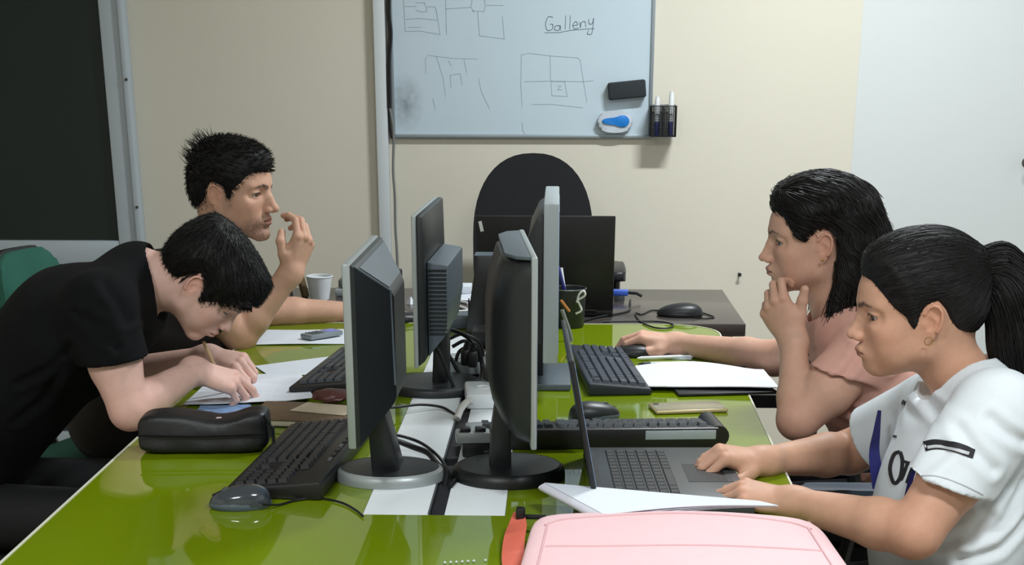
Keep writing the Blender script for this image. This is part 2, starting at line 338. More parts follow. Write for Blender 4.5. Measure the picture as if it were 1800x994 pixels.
# ================================================================== tables
TZ = 0.75
m_green = mat('green_back_painted_glass', rgb(112, 132, 10), 0.035, var=0.02, scale=2, spec=0.5)
m_edge = mat('edge_band_cream', rgb(216, 214, 196), 0.4)
m_white = mat('white_laminate', rgb(226, 231, 234), 0.35, var=0.03, scale=12)
m_dark = mat('dark_brown_laminate', rgb(62, 56, 54), 0.22, var=0.12, scale=20, stretch=(1, 12, 1))
m_steel = mat('steel_grey', rgb(120, 124, 128), 0.35, 0.8)
TL, TR0, TR1, TY0, TY1 = -0.79, 0.388, 0.412, 1.25, 3.905
SX = (-0.305, -0.079); SY = (2.19, 3.72)
tx = -0.2
table = thing('conference_table', 'long table with glossy green glass top and white cable strip', 'table', (tx, 2.6, 0))
bm = bmesh.new()
def tr(y): return TR0 + (TR1 - TR0) * (y - 1.94) / 1.45
V = {}
def tv(x, y):
    k = (round(x, 4), round(y, 4))
    if k not in V: V[k] = bm.verts.new((x - tx, y - 2.6, TZ))
    return V[k]
bm.faces.new([tv(TL, TY0), tv(tr(TY0), TY0), tv(tr(SY[0]), SY[0]), tv(SX[1], SY[0]), tv(SX[0], SY[0]), tv(TL, SY[0])])
bm.faces.new([tv(TL, SY[0]), tv(SX[0], SY[0]), tv(SX[0], SY[1]), tv(TL, SY[1])])
bm.faces.new([tv(SX[1], SY[0]), tv(tr(SY[0]), SY[0]), tv(tr(SY[1]), SY[1]), tv(SX[1], SY[1])])
arc = [(tr(3.8) - 0.13 + 0.13 * math.cos(a), TY1 - 0.13 + 0.13 * math.sin(a)) for a in [i * math.pi / 16 for i in range(9)]]
bm.faces.new([tv(TL, SY[1]), tv(SX[0], SY[1]), tv(SX[1], SY[1]), tv(tr(SY[1]), SY[1])] + [tv(*p) for p in arc] + [tv(TL, TY1)])
r = bmesh.ops.extrude_face_region(bm, geom=bm.faces[:])
bmesh.ops.translate(bm, vec=(0, 0, -0.022), verts=[v for v in r['geom'] if isinstance(v, bmesh.types.BMVert)])
mb = MB(); mb.bm.free(); mb.bm = bm; mb.build('glass_top', m_green, table, 0)
o = lambda x, y, z: Vector((x - tx, y - 2.6, z))
def strip(nm, pts, w_, z, m):
    for a, b in zip(pts, pts[1:]): pass
    return MB().tube([o(*p, z) for p in pts], w_, 6).build(nm, m, table)
def band(nm, pts, wd, z0, z1):
    mb = MB()
    for a, b in zip(pts, pts[1:]):
        a = Vector(a); b = Vector(b); dv = b - a; L = dv.length; ang = math.atan2(dv.y, dv.x)
        mb.box(o((a.x + b.x) / 2, (a.y + b.y) / 2, (z0 + z1) / 2), (L + wd * 0.5, wd, z1 - z0), 0, RZ(ang))
    return mb.build(nm, m_edge, table, 0)
band('edge_band', [(TL - 0.002, TY0), (TL - 0.002, TY1)], 0.0045, 0.726, 0.7512)
band('edge_band', [(tr(TY0) + 0.002, TY0), (tr(SY[1]) + 0.002, SY[1])] + [(p[0] + 0.0015, p[1] + 0.0015) for p in arc], 0.0035, 0.726, 0.7512)
band('edge_band', [(TL, TY1 + 0.002), (arc[-1][0], TY1 + 0.002)], 0.0035, 0.726, 0.7512)
for x0, x1 in ((SX[0], -0.199), (-0.176, SX[1])):
    MB().box(o((x0 + x1) / 2, (SY[0] + SY[1]) / 2, 0.741), (x1 - x0 - 0.001, SY[1] - SY[0] - 0.001, 0.0195), 0.0015).build('white_flap', m_white, table)
m_brush = mat('brush_strip_black', rgb(26, 28, 34), 0.8, bump=0.8, bscale=150, var=0.4, scale=60)
MB().box(o(-0.1875, (SY[0] + SY[1]) / 2, 0.735), (0.022, SY[1] - SY[0] - 0.002, 0.024), 0.002).build('cable_slot', m_brush, table)
MB().box(o(-0.2005, (SY[0] + SY[1]) / 2, 0.7405), (0.003, SY[1] - SY[0] - 0.002, 0.0215)).build('slot_rail', m_steel, table)
for x in (-0.70, 0.30):
    for y in (1.45, 3.7): MB().box(o(x, y, 0.36), (0.06, 0.06, 0.72), 0.004).build('leg', m_steel, table)
for y in (1.45, 3.7): MB().box(o(-0.2, y, 0.70), (0.94, 0.05, 0.05), 0.003).build('crossbar', m_steel, table)
# dark desk across the far end
dx1 = 0.505
desk = thing('desk', 'dark brown desk standing across the far end of the green table', 'desk', (-0.25, 4.22, 0))
MB().box(((dx1 - 1.1) / 2 + 0.25, 0, 0.733), (dx1 + 1.1, 0.60, 0.034), 0.003).build('desktop', m_dark, desk)
for x in (-1.06, 0.46): MB().box((x + 0.25, 0, 0.357), (0.03, 0.55, 0.714), 0.002).build('side_panel', m_dark, desk)
MB().box((-0.30 + 0.25, 0.2, 0.5), (1.48, 0.018, 0.40), 0.002).build('back_panel', m_dark, desk)
# ================================================================== monitors
m_silver = mat('bezel_silver', rgb(158, 164, 164), 0.36, 0.25, var=0.03)
m_silver2 = mat('bezel_bright_silver', rgb(160, 168, 170), 0.35, 0.1, var=0.02)
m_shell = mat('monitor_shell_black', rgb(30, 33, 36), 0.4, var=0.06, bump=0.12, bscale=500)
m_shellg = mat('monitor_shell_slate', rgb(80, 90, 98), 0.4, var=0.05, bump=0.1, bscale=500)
m_screen = mat('screen_glass', rgb(60, 80, 110), 0.15, emit=((0.25, 0.4, 0.6), 0.15))
def profile_body(name, prof, y0, y1, m, parent, bev=0.004, inset=0.0):
    """profile in (x, z), extruded along y"""
    mb = MB(); vs0 = [mb.bm.verts.new((p[0], y0, p[1])) for p in prof]; vs1 = [mb.bm.verts.new((p[0], y1, p[1])) for p in prof]
    mb.bm.faces.new(vs0); mb.bm.faces.new(vs1[::-1]); n = len(prof)
    for i in range(n): mb.bm.faces.new((vs0[i], vs1[i], vs1[(i + 1) % n], vs0[(i + 1) % n]))
    bmesh.ops.recalc_face_normals(mb.bm, faces=mb.bm.faces[:])
    if bev: bmesh.ops.bevel(mb.bm, geom=mb.bm.edges[:], offset=bev, segments=2, profile=0.5, affect='EDGES', clamp_overlap=True)
    return mb.build(name, m, parent, 30)
def loft_body(name, rings, m, parent, n=48, smooth=35):
    """rounded-rectangle rings (x, width, z0, z1, exponent) joined along x, closed at the last"""
    mb = MB(); R_ = []
    for (x, wd, z0, z1, e) in rings:
        R_.append([mb.bm.verts.new((x, a, (z0 + z1) / 2 - TZ + b)) for a, b in superpoly(wd, z1 - z0, e, n)])
    for a, b in zip(R_, R_[1:]):
        for k in range(n): mb.bm.faces.new((a[k], a[(k + 1) % n], b[(k + 1) % n], b[k]))
    mb.bm.faces.new(R_[0]); mb.bm.faces.new(R_[-1])
    return mb.build(name, m, parent, smooth)
# local frame: screen looks along -x for the left row (mirrored with rz = pi for the right row); z is world height
def monitor(label, X, Y, rz, front, wd, z0, z1, bt, prof, neck, base, mb_, ms, top=None, inset=0.006):
    t = thing('monitor', label, 'monitor', (X, Y, TZ), rz, 'monitors on the green table')
    zz = lambda p: [(a, b - TZ) for a, b in p]
    h = wd / 2
    MB().box((front + bt / 2, 0, (z0 + z1) / 2 - TZ), (bt, wd, z1 - z0), 0.003).build('bezel', mb_, t)
    MB().box((front - 0.0004, 0, (z0 + z1) / 2 - TZ), (0.001, wd - 0.03, z1 - z0 - 0.035)).build('screen', m_screen, t, 0)
    if callable(prof): prof(t)
    else: profile_body('back_shell', zz(prof), -h + inset, h - inset, ms, t)
    if top: profile_body('shell_panel', zz(top[0]), -h + top[1], h - top[1], top[2], t, 0.002)
    profile_body('neck', zz(neck[0]), -neck[1], neck[1], neck[2], t, 0.004)
    bx_, rx, ry, bh, bm_, bm2 = base
    if bh > 0:
        MB().lathe([(0, 0), (1, 0), (1.0, bh * 0.35), (0.97, bh * 0.8), (0.90, bh)], (bx_, 0, 0.0005), 48, rx, ry).build('base_ring', bm_, t)
        MB().lathe([(0.90, bh * 0.98), (0.5, bh * 1.12), (0, bh * 1.2)], (bx_, 0, 0.0005), 48, rx, ry).build('base', bm2, t)
    else:
        MB().box((bx_, 0, 0.008), (rx * 2, ry * 2, 0.015), 0.004).build('base', bm_, t)
    return t
fA = -0.327
def hump_A(t):
    fr = (-0.030, 0.366, 0.851, 1.135); mi = (-0.024, 0.364, 0.853, 1.133); bk = (0.020, 0.17, 0.90, 1.082); b2 = (0.024, 0.16, 0.91, 1.072)
    mb = MB(); R_ = []
    for (x, wd, z0, z1) in (fr, mi, bk, b2): R_.append([mb.bm.verts.new((x, s_ * wd / 2, z_ - TZ)) for s_, z_ in ((-1, z0), (1, z0), (1, z1), (-1, z1))])
    for a, b in zip(R_, R_[1:]):
        for k in range(4): mb.bm.faces.new((a[k], a[(k + 1) % 4], b[(k + 1) % 4], b[k]))
    mb.bm.faces.new(R_[0]); mb.bm.faces.new(R_[-1])
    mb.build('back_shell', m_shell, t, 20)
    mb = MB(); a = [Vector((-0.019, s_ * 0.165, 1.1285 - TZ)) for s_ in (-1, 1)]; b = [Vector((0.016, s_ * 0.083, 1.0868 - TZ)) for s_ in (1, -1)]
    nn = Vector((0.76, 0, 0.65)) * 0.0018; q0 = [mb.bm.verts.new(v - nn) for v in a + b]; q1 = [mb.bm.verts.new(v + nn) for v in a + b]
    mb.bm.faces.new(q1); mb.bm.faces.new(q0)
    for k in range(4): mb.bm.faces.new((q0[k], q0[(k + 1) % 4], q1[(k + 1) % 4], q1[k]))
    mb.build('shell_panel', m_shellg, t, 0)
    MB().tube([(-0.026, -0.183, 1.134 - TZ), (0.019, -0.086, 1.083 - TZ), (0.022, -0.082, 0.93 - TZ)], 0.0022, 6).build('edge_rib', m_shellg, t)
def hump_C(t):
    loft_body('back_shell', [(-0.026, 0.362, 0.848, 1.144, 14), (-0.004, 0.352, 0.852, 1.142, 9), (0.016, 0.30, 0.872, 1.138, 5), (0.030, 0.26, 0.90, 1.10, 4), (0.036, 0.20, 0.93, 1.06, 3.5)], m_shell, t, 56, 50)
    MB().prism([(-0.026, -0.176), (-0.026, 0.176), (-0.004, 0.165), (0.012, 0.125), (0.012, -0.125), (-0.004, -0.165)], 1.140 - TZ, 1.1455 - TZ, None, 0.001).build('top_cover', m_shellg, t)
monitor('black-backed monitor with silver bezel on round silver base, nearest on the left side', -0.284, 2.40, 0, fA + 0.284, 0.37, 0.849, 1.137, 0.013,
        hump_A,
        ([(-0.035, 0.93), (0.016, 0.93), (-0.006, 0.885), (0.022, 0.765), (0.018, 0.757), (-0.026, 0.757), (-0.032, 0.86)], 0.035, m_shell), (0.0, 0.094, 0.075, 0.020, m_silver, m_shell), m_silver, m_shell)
monitor('silver-bezelled monitor with slatted box on its back, farther on the left side', -0.255, 3.10, -math.radians(1.8), -0.282 + 0.255, 0.40, 0.836, 1.138, 0.009,
        [(-0.018, 1.138), (-0.006, 1.136), (-0.004, 1.04), (-0.004, 0.85), (-0.018, 0.838)],
        ([(-0.005, 0.90), (0.024, 0.90), (0.022, 0.76), (-0.012, 0.76)], 0.03, m_shell), (-0.005, 0.108, 0.10, 0.018, m_shell, m_shell), m_silver, m_shell)
tB = [o_ for o_ in COL.objects if o_.name.startswith('monitor') and o_.type == 'EMPTY'][1]
profile_body('back_box', [(-0.003, 0.292), (0.040, 0.285), (0.040, 0.20), (0.030, 0.14), (-0.003, 0.10)], -0.15, 0.15, m_shellg, tB, 0.003)
for k in range(16):
    zz = 0.275 - k * 0.0085
    MB().box((0.018, -0.151, zz), (0.036, 0.003, 0.004)).build('slat', m_shell, tB, 0)
monitor('black rounded monitor with thin silver bezel on black round base, nearest on the right side', -0.081, 2.415, math.pi + math.radians(4.6), -0.036, 0.37, 0.845, 1.146, 0.010,
        hump_C,
        ([(0.006, 0.92), (0.020, 0.90), (0.030, 0.835), (0.034, 0.765), (0.026, 0.757), (-0.004, 0.757), (-0.002, 0.84)], 0.028, m_shell), (0.0, 0.097, 0.085, 0.022, m_blk, m_shell), m_silver, m_shell)
monitor('tall monitor with thick bright silver frame, farther on the right side', -0.03, 3.20, math.pi, -0.031, 0.40, 0.827, 1.152, 0.031,
        [(0.0, 1.13), (0.014, 1.12), (0.032, 1.08), (0.036, 1.04), (0.036, 0.93), (0.02, 0.88), (0.0, 0.86)],
        ([(0.004, 0.90), (0.024, 0.90), (0.022, 0.76), (0.0, 0.76)], 0.03, m_shell), (0.0, 0.060, 0.115, -1, m_shellg, m_shellg), m_silver2, m_shell)
# ================================================================== keyboards
def key_mesh(w_, d_, h_=0.007):
    mb = MB(); a = [mb.bm.verts.new((sx * w_ / 2, sy * d_ / 2, 0)) for sx, sy in ((-1, -1), (1, -1), (1, 1), (-1, 1))]
    b = [mb.bm.verts.new((sx * (w_ / 2 - 0.0022), sy * (d_ / 2 - 0.002), h_)) for sx, sy in ((-1, -1), (1, -1), (1, 1), (-1, 1))]
    mb.bm.faces.new(b)
    for i in range(4): mb.bm.faces.new((a[i], a[(i + 1) % 4], b[(i + 1) % 4], b[i]))
    bmesh.ops.recalc_face_normals(mb.bm, faces=mb.bm.faces[:])
    me = bpy.data.meshes.new('key'); mb.bm.to_mesh(me); mb.bm.free(); return me
def place_keys(parent, L, D, tilt, z_at, m, full=True, kh=0.007, rows=6):
    """rows of keys on a tilted deck; local x along the board, y to the rear"""
    meshes = {}
    pitch = L / (22.6 if full else 15.2); rp = D / rows
    def key(cx, cy, wu):
        if wu not in meshes:
            meshes[wu] = key_mesh(pitch * wu - 0.0022, rp - 0.0022, kh); meshes[wu].materials.append(m)
        k = bpy.data.objects.new('key', meshes[wu]); COL.objects.link(k); k.parent = parent
        k.location = (cx, cy, z_at(cy)); k.rotation_euler = (tilt, 0, 0)
    lay = [[1.25, 1.25, 1.25, 6.25, 1.25, 1.25, 1.25, 1.25], [2.25] + [1] * 10 + [2.75], [1.75] + [1] * 11 + [2.25], [1.5] + [1] * 12 + [1.5], [1] * 13 + [2], [1, -1] + [1] * 4 + [-0.5] + [1] * 4 + [-0.5] + [1] * 4]
    for r_, row in enumerate(lay[:rows]):
        u = 0.1; y = -D / 2 + rp * (r_ + 0.5)
        for wu in row:
            if wu > 0: key(-L / 2 + (u + wu / 2) * pitch, y, wu)
            u += abs(wu)
        if full:
            nav = {0: [0, 1, 2], 1: [1], 3: [0, 1, 2], 4: [0, 1, 2], 5: [0, 1, 2]}.get(r_, [])
            for c_ in nav: key(-L / 2 + (15.4 + c_ + 0.5) * pitch, y, 1)
            if r_ < 5:
                for c_ in range(4): key(-L / 2 + (18.6 + c_ + 0.5) * pitch, y, 1)
def keyboard(label, loc, rz, L, D, hf, hr, body_m, key_m, kd=0.72, ky=0.0):
    t = thing('keyboard', label, 'keyboard', (loc[0], loc[1], TZ), rz, 'computer keyboards')
    tilt = math.atan2(hr - hf, D)
    mb = MB(); n = 6; prof = [(-D / 2, 0.0008), (D / 2, 0.0008), (D / 2, hr), (D / 2 - 0.006, hr + 0.001), (-D / 2 + 0.006, hf + 0.001), (-D / 2, hf - 0.003)]
    a = [mb.bm.verts.new((-L / 2, p[0], p[1])) for p in prof]; b = [mb.bm.verts.new((L / 2, p[0], p[1])) for p in prof]
    mb.bm.faces.new(a); mb.bm.faces.new(b[::-1])
    for i in range(6): mb.bm.faces.new((a[i], b[i], b[(i + 1) % 6], a[(i + 1) % 6]))
    bmesh.ops.recalc_face_normals(mb.bm, faces=mb.bm.faces[:])
    bmesh.ops.bevel(mb.bm, geom=mb.bm.edges[:], offset=0.003, segments=2, profile=0.5, affect='EDGES', clamp_overlap=True)
    mb.build('body', body_m, t, 30)
    zf = lambda y: hf + (hr - hf) * (y + D / 2) / D + 0.0008
    sub = D * kd
    class Z: pass
    place_keys(t, L - 0.03, sub, tilt, lambda y: zf(y), key_m)
    for k in t.children:
        if k.name.startswith('key') and ky: k.location.y += ky; k.location.z = zf(k.location.y)
    return t
m_key = mat('key_black', rgb(34, 34, 35), 0.45, var=0.1); m_keyb = mat('key_slate_blue', rgb(58, 66, 78), 0.4, var=0.08)
m_keyg = mat('key_dark_grey', rgb(52, 58, 64), 0.4, var=0.08)
m_kbb = mat('keyboard_body_black', rgb(26, 25, 25), 0.42, var=0.1, bump=0.08, bscale=500)
m_kbs = mat('keyboard_body_slate', rgb(36, 42, 52), 0.4, var=0.08)
kA = keyboard('black keyboard with raised rear edge in front of the nearest left monitor', (-0.447, 2.49), -math.pi / 2 - math.radians(4.0), 0.45, 0.165, 0.014, 0.030, m_kbb, m_key, 0.66, -0.012)
for k in range(7): MB().box((-0.10 + k * 0.03, 0.066, 0.0305), (0.018, 0.007, 0.004), 0.001).build('media_button', m_steel if k % 3 == 0 else m_key, kA)
keyboard('slate grey keyboard beside the person in pink', (0.115, 3.265), math.pi / 2 + math.radians(5.2), 0.44, 0.135, 0.014, 0.026, m_kbs, m_keyb, 0.86)
kC = keyboard('long black keyboard with silver label lying across the table behind the laptop', (0.068, 2.675), math.pi + math.radians(4.2), 0.452, 0.15, 0.018, 0.038, m_kbb, m_keyg, 0.60, 0.012)
MB().box((-0.155, 0.0755, 0.026), (0.13, 0.002, 0.017), 0.0008).build('silver_label', m_silver2, kC)
MB().tube([(-0.226, -0.06, 0.019), (-0.226, 0.07, 0.021)], [0.018, 0.020], 16).build('end_cap', m_kbb, kC)
MB().box((0.222, 0.045, 0.030), (0.035, 0.07, 0.018), 0.005).build('end_plate', m_silver, kC)
keyboard('dark keyboard half hidden behind the nearest left monitor', (-0.468, 3.22), -math.pi / 2 - math.radians(6), 0.44, 0.15, 0.014, 0.028, m_kbb, m_keyg, 0.75).location.z = TZ + 0.0095
# ================================================================== mice
def mouse(label, loc, rz, L=0.105, W=0.06, H=0.036, m_top=None, m_side=None, z=TZ, wheel=True, rings=10):
    t = thing('computer_mouse', label, 'mouse', (loc[0], loc[1], z), rz, 'computer mice')
    m_top = m_top or m_shell; m_side = m_side or m_blk
    def dome(y0, y1, zlo, name, m, half=None):
        mb = MB(); nu, nv = 20, 10
        def f(u, v):
            a = u * 2 * math.pi; x = math.cos(a); y = math.sin(a)
            rr = math.sin(v * math.pi / 2)
            ex = math.copysign(abs(x) ** 0.85, x); ey = math.copysign(abs(y) ** 0.85, y)
            wx = 1.0 - 0.12 * (ex > 0) * ex
            zz = H * (math.cos(v * math.pi / 2) ** 0.75) * (1 - 0.22 * ex * rr)
            return Vector((L / 2 * ex * rr, W / 2 * ey * rr * wx, 0.006 + max(0, zz) * (H - 0.006) / H))
        mb.grid(f, nu, nv); bmesh.ops.remove_doubles(mb.bm, verts=mb.bm.verts[:], dist=1e-5)
        return mb.build(name, m, t, 60)
    dome(0, 1, 0, 'top_shell', m_top)
    MB().lathe([(0, 0.0005), (0.96, 0.0005), (1.02, 0.004), (1.02, 0.009), (0.97, 0.012)], (0, 0, 0), 28, L / 2, W / 2).build('base', m_side, t)
    MB().tube([(0.022, -0.003, H * 0.86 - 0.0045), (0.022, 0.003, H * 0.86 - 0.0045)], 0.007, 14).build('wheel', m_steel, t)
    MB().box((0.030, 0, H * 0.80 - 0.0055), (0.028, 0.0012, 0.010), 0.0004, RY(0.40)).build('button_split', m_blk, t)
    return t
m_gloss = mat('mouse_gloss_grey', rgb(56, 62, 68), 0.15, coat=0.6)
mouse('grey glossy mouse lying alone at the front left of the table', (-0.505, 2.225), math.radians(190), 0.098, 0.058, 0.036, m_gloss, m_shellg)
mouse('black mouse under the hand of the person in pink', (0.178, 3.475), math.radians(172), 0.10, 0.058, 0.028, m_blk, m_blk)
mouse('dark mouse behind the long keyboard, partly hidden by the laptop lid', (0.075, 2.835), math.radians(20), 0.105, 0.06, 0.036, m_shell, m_shellg)
pm = atz(1195, 556)
mouse('black gaming mouse on the dark desk at the far end', (pm.x, pm.y), math.radians(175), 0.125, 0.07, 0.036, m_blk, m_blk)
mouse('dark mouse under the fingers of the person at the back left, behind the monitors', (-0.415, 3.93), math.radians(20), 0.10, 0.058, 0.026, m_blk, m_blk)
# ================================================================== laptops
m_lap = mat('laptop_dark_grey', rgb(58, 60, 62), 0.4, var=0.05); m_lapb = mat('laptop_black', rgb(14, 14, 16), 0.5, var=0.1)
def laptop(label, hinge, rz, W, D, lid, ang, m_b, m_lid, z=TZ, keys=True):
    """hinge at the origin, base runs along +x, lid stands at the hinge leaning to -x"""
    t = thing('laptop', label, 'laptop', (hinge[0], hinge[1], z), rz)
    MB().box((D / 2, 0, 0.010), (D, W, 0.018), 0.003).build('base', m_b, t)
    if keys:
        MB().box((0.012, 0, 0.0196), (0.010, W * 0.8, 0.0012)).build('speaker_bar', m_lapb, t, 0)
        kt = t
        ps = set(COL.objects)
        kk = []
        meshes = {}
        n = 15; pitch = (W - 0.05) / n; rp = 0.0178
        for r_ in range(6):
            row = [1] * 15 if r_ else [1] * 15
            if r_ == 5: row = [1, 1, 1, 1, 5, 1, 1, 1, 1, 1, 1]
            u = 0
            for wu in row:
                if wu not in meshes:
                    meshes[wu] = key_mesh(pitch * wu - 0.002, rp - 0.002, 0.0022); meshes[wu].materials.append(m_key)
                k = bpy.data.objects.new('key', meshes[wu]); COL.objects.link(k); k.parent = t
                k.location = (0.035 + rp * (r_ + 0.5), -W / 2 + 0.025 + (u + wu / 2) * pitch, 0.0190); k.rotation_euler = (0, 0, math.pi / 2)
                u += wu
        MB().box((0.195, 0.01, 0.0192), (0.065, 0.11, 0.0006)).build('touchpad', m_lapb, t, 0)
        MB().box((0.232, 0.01, 0.0192), (0.010, 0.11, 0.0008)).build('touchpad_button', m_lap, t, 0)
    R = RY(-ang)
    lidm = MB().box((0, 0, lid / 2), (0.008, W, lid), 0.003).xf(R.to_4x4()).build('lid', m_lid, t, 40, (0.002, 0, 0.018))
    MB().box((0.0045, 0, lid / 2), (0.0008, W - 0.02, lid - 0.03)).xf(R.to_4x4()).build('screen', m_screen, lidm, 0)
    for s in (-1, 1): MB().tube([(0.002, s * W * 0.32 - 0.02, 0.017), (0.002, s * W * 0.32 + 0.02, 0.017)], 0.006, 10).build('hinge', m_lapb, t)
    return t
laptop('open dark grey laptop under the hands of the person in white', (0.056, 2.365), math.radians(2), 0.36, 0.25, 0.235, math.radians(10.5), m_lap, m_lapb)
el = atz(836, 565); er_ = atz(1078, 565)
lE = laptop('open black laptop seen from behind on the dark desk before the swivel chair', ((el.x + er_.x) / 2, 4.02), math.pi / 2, 0.375, 0.25, 0.26, math.radians(8), m_lapb, m_lapb, keys=False)
st = [c for c in lE.children if c.name.startswith('lid')][0]
MB().box((-0.0045, 0.172, 0.232), (0.0008, 0.009, 0.028), 0, RX(math.radians(-12))).xf(RY(-math.radians(8)).to_4x4()).build('white_sticker', m_mkw, st, 0)
# ================================================================== speakers, boxes, sockets and cables on the middle strip
def speaker(label, loc, rz, w_, d_, h_, lean):
    t = thing('computer_speaker', label, 'speaker', loc, rz, 'computer speakers')
    profile_body('cabinet', [(-d_ / 2, 0.001), (d_ / 2, 0.001), (d_ / 2 - lean * 0.4, h_), (-d_ / 2 + lean, h_)], -w_ / 2, w_ / 2, m_blk, t, 0.004)
    MB().box((0, 0, h_ + 0.0003), (d_ * 0.5, w_ * 0.8, 0.0015)).build('top_plate', m_shellg, t, 0)
    MB().tube([(-d_ / 2 - 0.001 + lean * 0.3, 0, h_ * 0.3), (-d_ / 2 - 0.003 + lean * 0.3, 0, h_ * 0.3)], w_ * 0.3, 20).build('cone', m_shellg, t)
    return t
p = atz(690, 545); speaker('small black speaker standing behind the nearest left monitor', (p.x, 4.02, TZ), math.radians(-90), 0.075, 0.08, 0.125, 0.004)
p = atz(848, 590); speaker('taller black speaker with slanted side between the monitors', (p.x + 0.005, p.y + 0.05, TZ), 0, 0.09, 0.10, 0.20, 0.032)
def socket_block(label, loc, rz, L, W, H, m, holes):
    t = thing('power_strip', label, 'power strip', loc, rz)
    MB().box((0, 0, H / 2 + 0.0005), (L, W, H), 0.006).build('body', m, t)
    for k in range(holes): MB().lathe([(0, 0), (0.016, 0), (0.016, 0.002), (0.0135, 0.002), (0.0125, 0.0005), (0, 0.0005)], (-L / 2 + (k + 0.5) * L / holes, 0, H + 0.0003), 20).build('socket', m_mkw, t)
    return t
p = atz(847, 720); socket_block('white power socket block on the middle strip', (p.x, p.y + 0.06, TZ), math.radians(5), 0.075, 0.13, 0.032, m_white, 1)
p = atz(800, 668); socket_block('grey power strip full of plugs behind the middle monitor base', (p.x + 0.02, p.y + 0.10, TZ), math.radians(4), 0.10, 0.11, 0.03, m_silver2, 2)
t = thing('plug', 'black mains plug on the white power socket block', 'plug', (-0.138, 3.04, TZ + 0.034), 0)
MB().box((0, 0, 0.015), (0.035, 0.04, 0.03), 0.006).build('body', m_blk, t); MB().tube([(0, 0, 0.028), (0, 0, 0.05)], [0.010, 0.005], 10).build('strain_relief', m_blk, t)
for i, (x, y, lab) in enumerate([(800, 652, 'left black plug in the grey power strip'), (812, 655, 'right black plug in the grey power strip')]):
    p = atz(x, y, TZ + 0.032)
    tag(MB().box((0, 0, 0.018), (0.022, 0.03, 0.036), 0.006).tube([(0, 0, 0.034), (0.004, -0.004, 0.055)], [0.008, 0.004], 8).build('plug', m_blk, None, 40, (p.x + 0.02, p.y + 0.06, TZ + 0.032)), lab, 'plug', 'black plugs')
p = atz(845, 600)
tag(MB().box((0, 0, 0.020), (0.085, 0.10, 0.04), 0.005).build('power_adapter', m_blk, None, 40, (-0.168, 3.62, TZ)), 'black power adapter brick amid the tangled cables', 'adapter')
t = thing('network_switch', 'small dark network box with blue light between the monitors', 'network box', (-0.245, 3.86, TZ), math.radians(8))
MB().box((0, 0, 0.018), (0.11, 0.09, 0.034), 0.005).build('case', m_shellg, t)
MB().box((0.012, -0.0455, 0.020), (0.008, 0.001, 0.003)).build('status_light', mat('led_blue', rgb(80, 140, 230), 0.4, emit=((0.15, 0.35, 1.0), 3.0)), t, 0)
t = thing('usb_hub', 'grey hub with two black ports beside the nearest right monitor neck', 'hub', (-0.150, 2.545, TZ), math.radians(6))
# tangle of cables
ZS = TZ + 0.001
def C3(lst): return [Vector((a, b, c)) for a, b, c in lst]
cable('black cable loop curving over the neck of the farther left monitor', [aty(x, y, Y) for x, y, Y in [(762, 585, 3.12), (790, 580, 3.15), (820, 592, 3.2), (840, 615, 3.2), (848, 650, 3.2), (842, 690, 3.1)]], 0.005, m_cblk)
cable('black cable hanging in coils behind the farther left monitor', [aty(x, y, 3.25) for x, y in [(795, 610), (818, 600), (835, 618), (832, 648), (815, 655), (802, 640), (808, 618), (828, 612), (842, 635), (838, 660), (818, 664)]], 0.0042, m_cblk)
cable('black cable running down behind the farther left monitor neck', [aty(x, y, 3.04) for x, y in [(764, 605), (775, 625), (785, 650), (798, 682)]], 0.004, m_cblk)
cable('second black cable running down to the grey power strip', [aty(x, y, 3.2) for x, y in [(784, 618), (792, 630), (800, 645), (808, 658)]], 0.0045, m_cblk)
cable('coiled dark cable lying between the two rows of monitors', [aty(x, y, 3.3) for x, y in [(790, 596), (812, 588), (834, 596), (846, 610), (850, 640), (846, 665)]], 0.004, m_cblk)
cable('thick black cable arching from the nearest left monitor to the cable slot', [aty(668, 763, 2.5), aty(690, 772, 2.52), aty(725, 786, 2.52), aty(752, 797, 2.5), aty(770, 818, 2.45), Vector((-0.187, 2.40, 0.765)), Vector((-0.187, 2.36, 0.742))], 0.0055, m_cblk)
cable('thin black cable arching above the thick one from the nearest left monitor', [aty(672, 764, 2.52), aty(700, 766, 2.55), aty(735, 777, 2.55), aty(762, 795, 2.5), aty(780, 815, 2.47), Vector((-0.187, 2.43, 0.75))], 0.003, m_cblk)
cable('thin black cable crossing the left white strip into the slot', [atz(676, 718, 0.77), atz(700, 716, 0.768), atz(740, 712, 0.764), atz(775, 716, 0.756), atz(796, 727, 0.752), atz(808, 736, 0.750)], 0.0028, m_cblk)
cable('white mains cable bent from the socket block into the slot', [atz(830, 705, 0.775), atz(820, 708, 0.772), atz(810, 720, 0.764), atz(803, 738, 0.752)], 0.0075, m_cwhite)
cable('black cable from the nearest right monitor into the slot', [atz(878, 790, 0.772), atz(850, 797, 0.762), atz(825, 812, 0.756), atz(800, 835, 0.754)], 0.0038, m_cblk)
cable('lower black cable beside the nearest right monitor base', [atz(866, 793, 0.766), atz(845, 803, 0.757), atz(818, 826, 0.756), atz(792, 856, 0.754)], 0.0035, m_cblk)
cable('thin black mouse cable curving over the green glass', [atz(462, 888, 0.762), atz(490, 888, 0.754), atz(520, 880, 0.753), atz(560, 876, 0.753), atz(600, 884, 0.753), atz(625, 897, 0.753), atz(638, 908, 0.753)], 0.0018, m_cblk)
cable('white cable lying on the dark desk behind the monitors', [atz(822, 533, TZ + 0.004), atz(805, 530, TZ + 0.004), atz(800, 536, TZ + 0.004), atz(815, 542, TZ + 0.004), atz(822, 546, TZ + 0.004), atz(795, 550, TZ + 0.004), atz(788, 556, TZ + 0.004)], 0.004, m_cwhite)
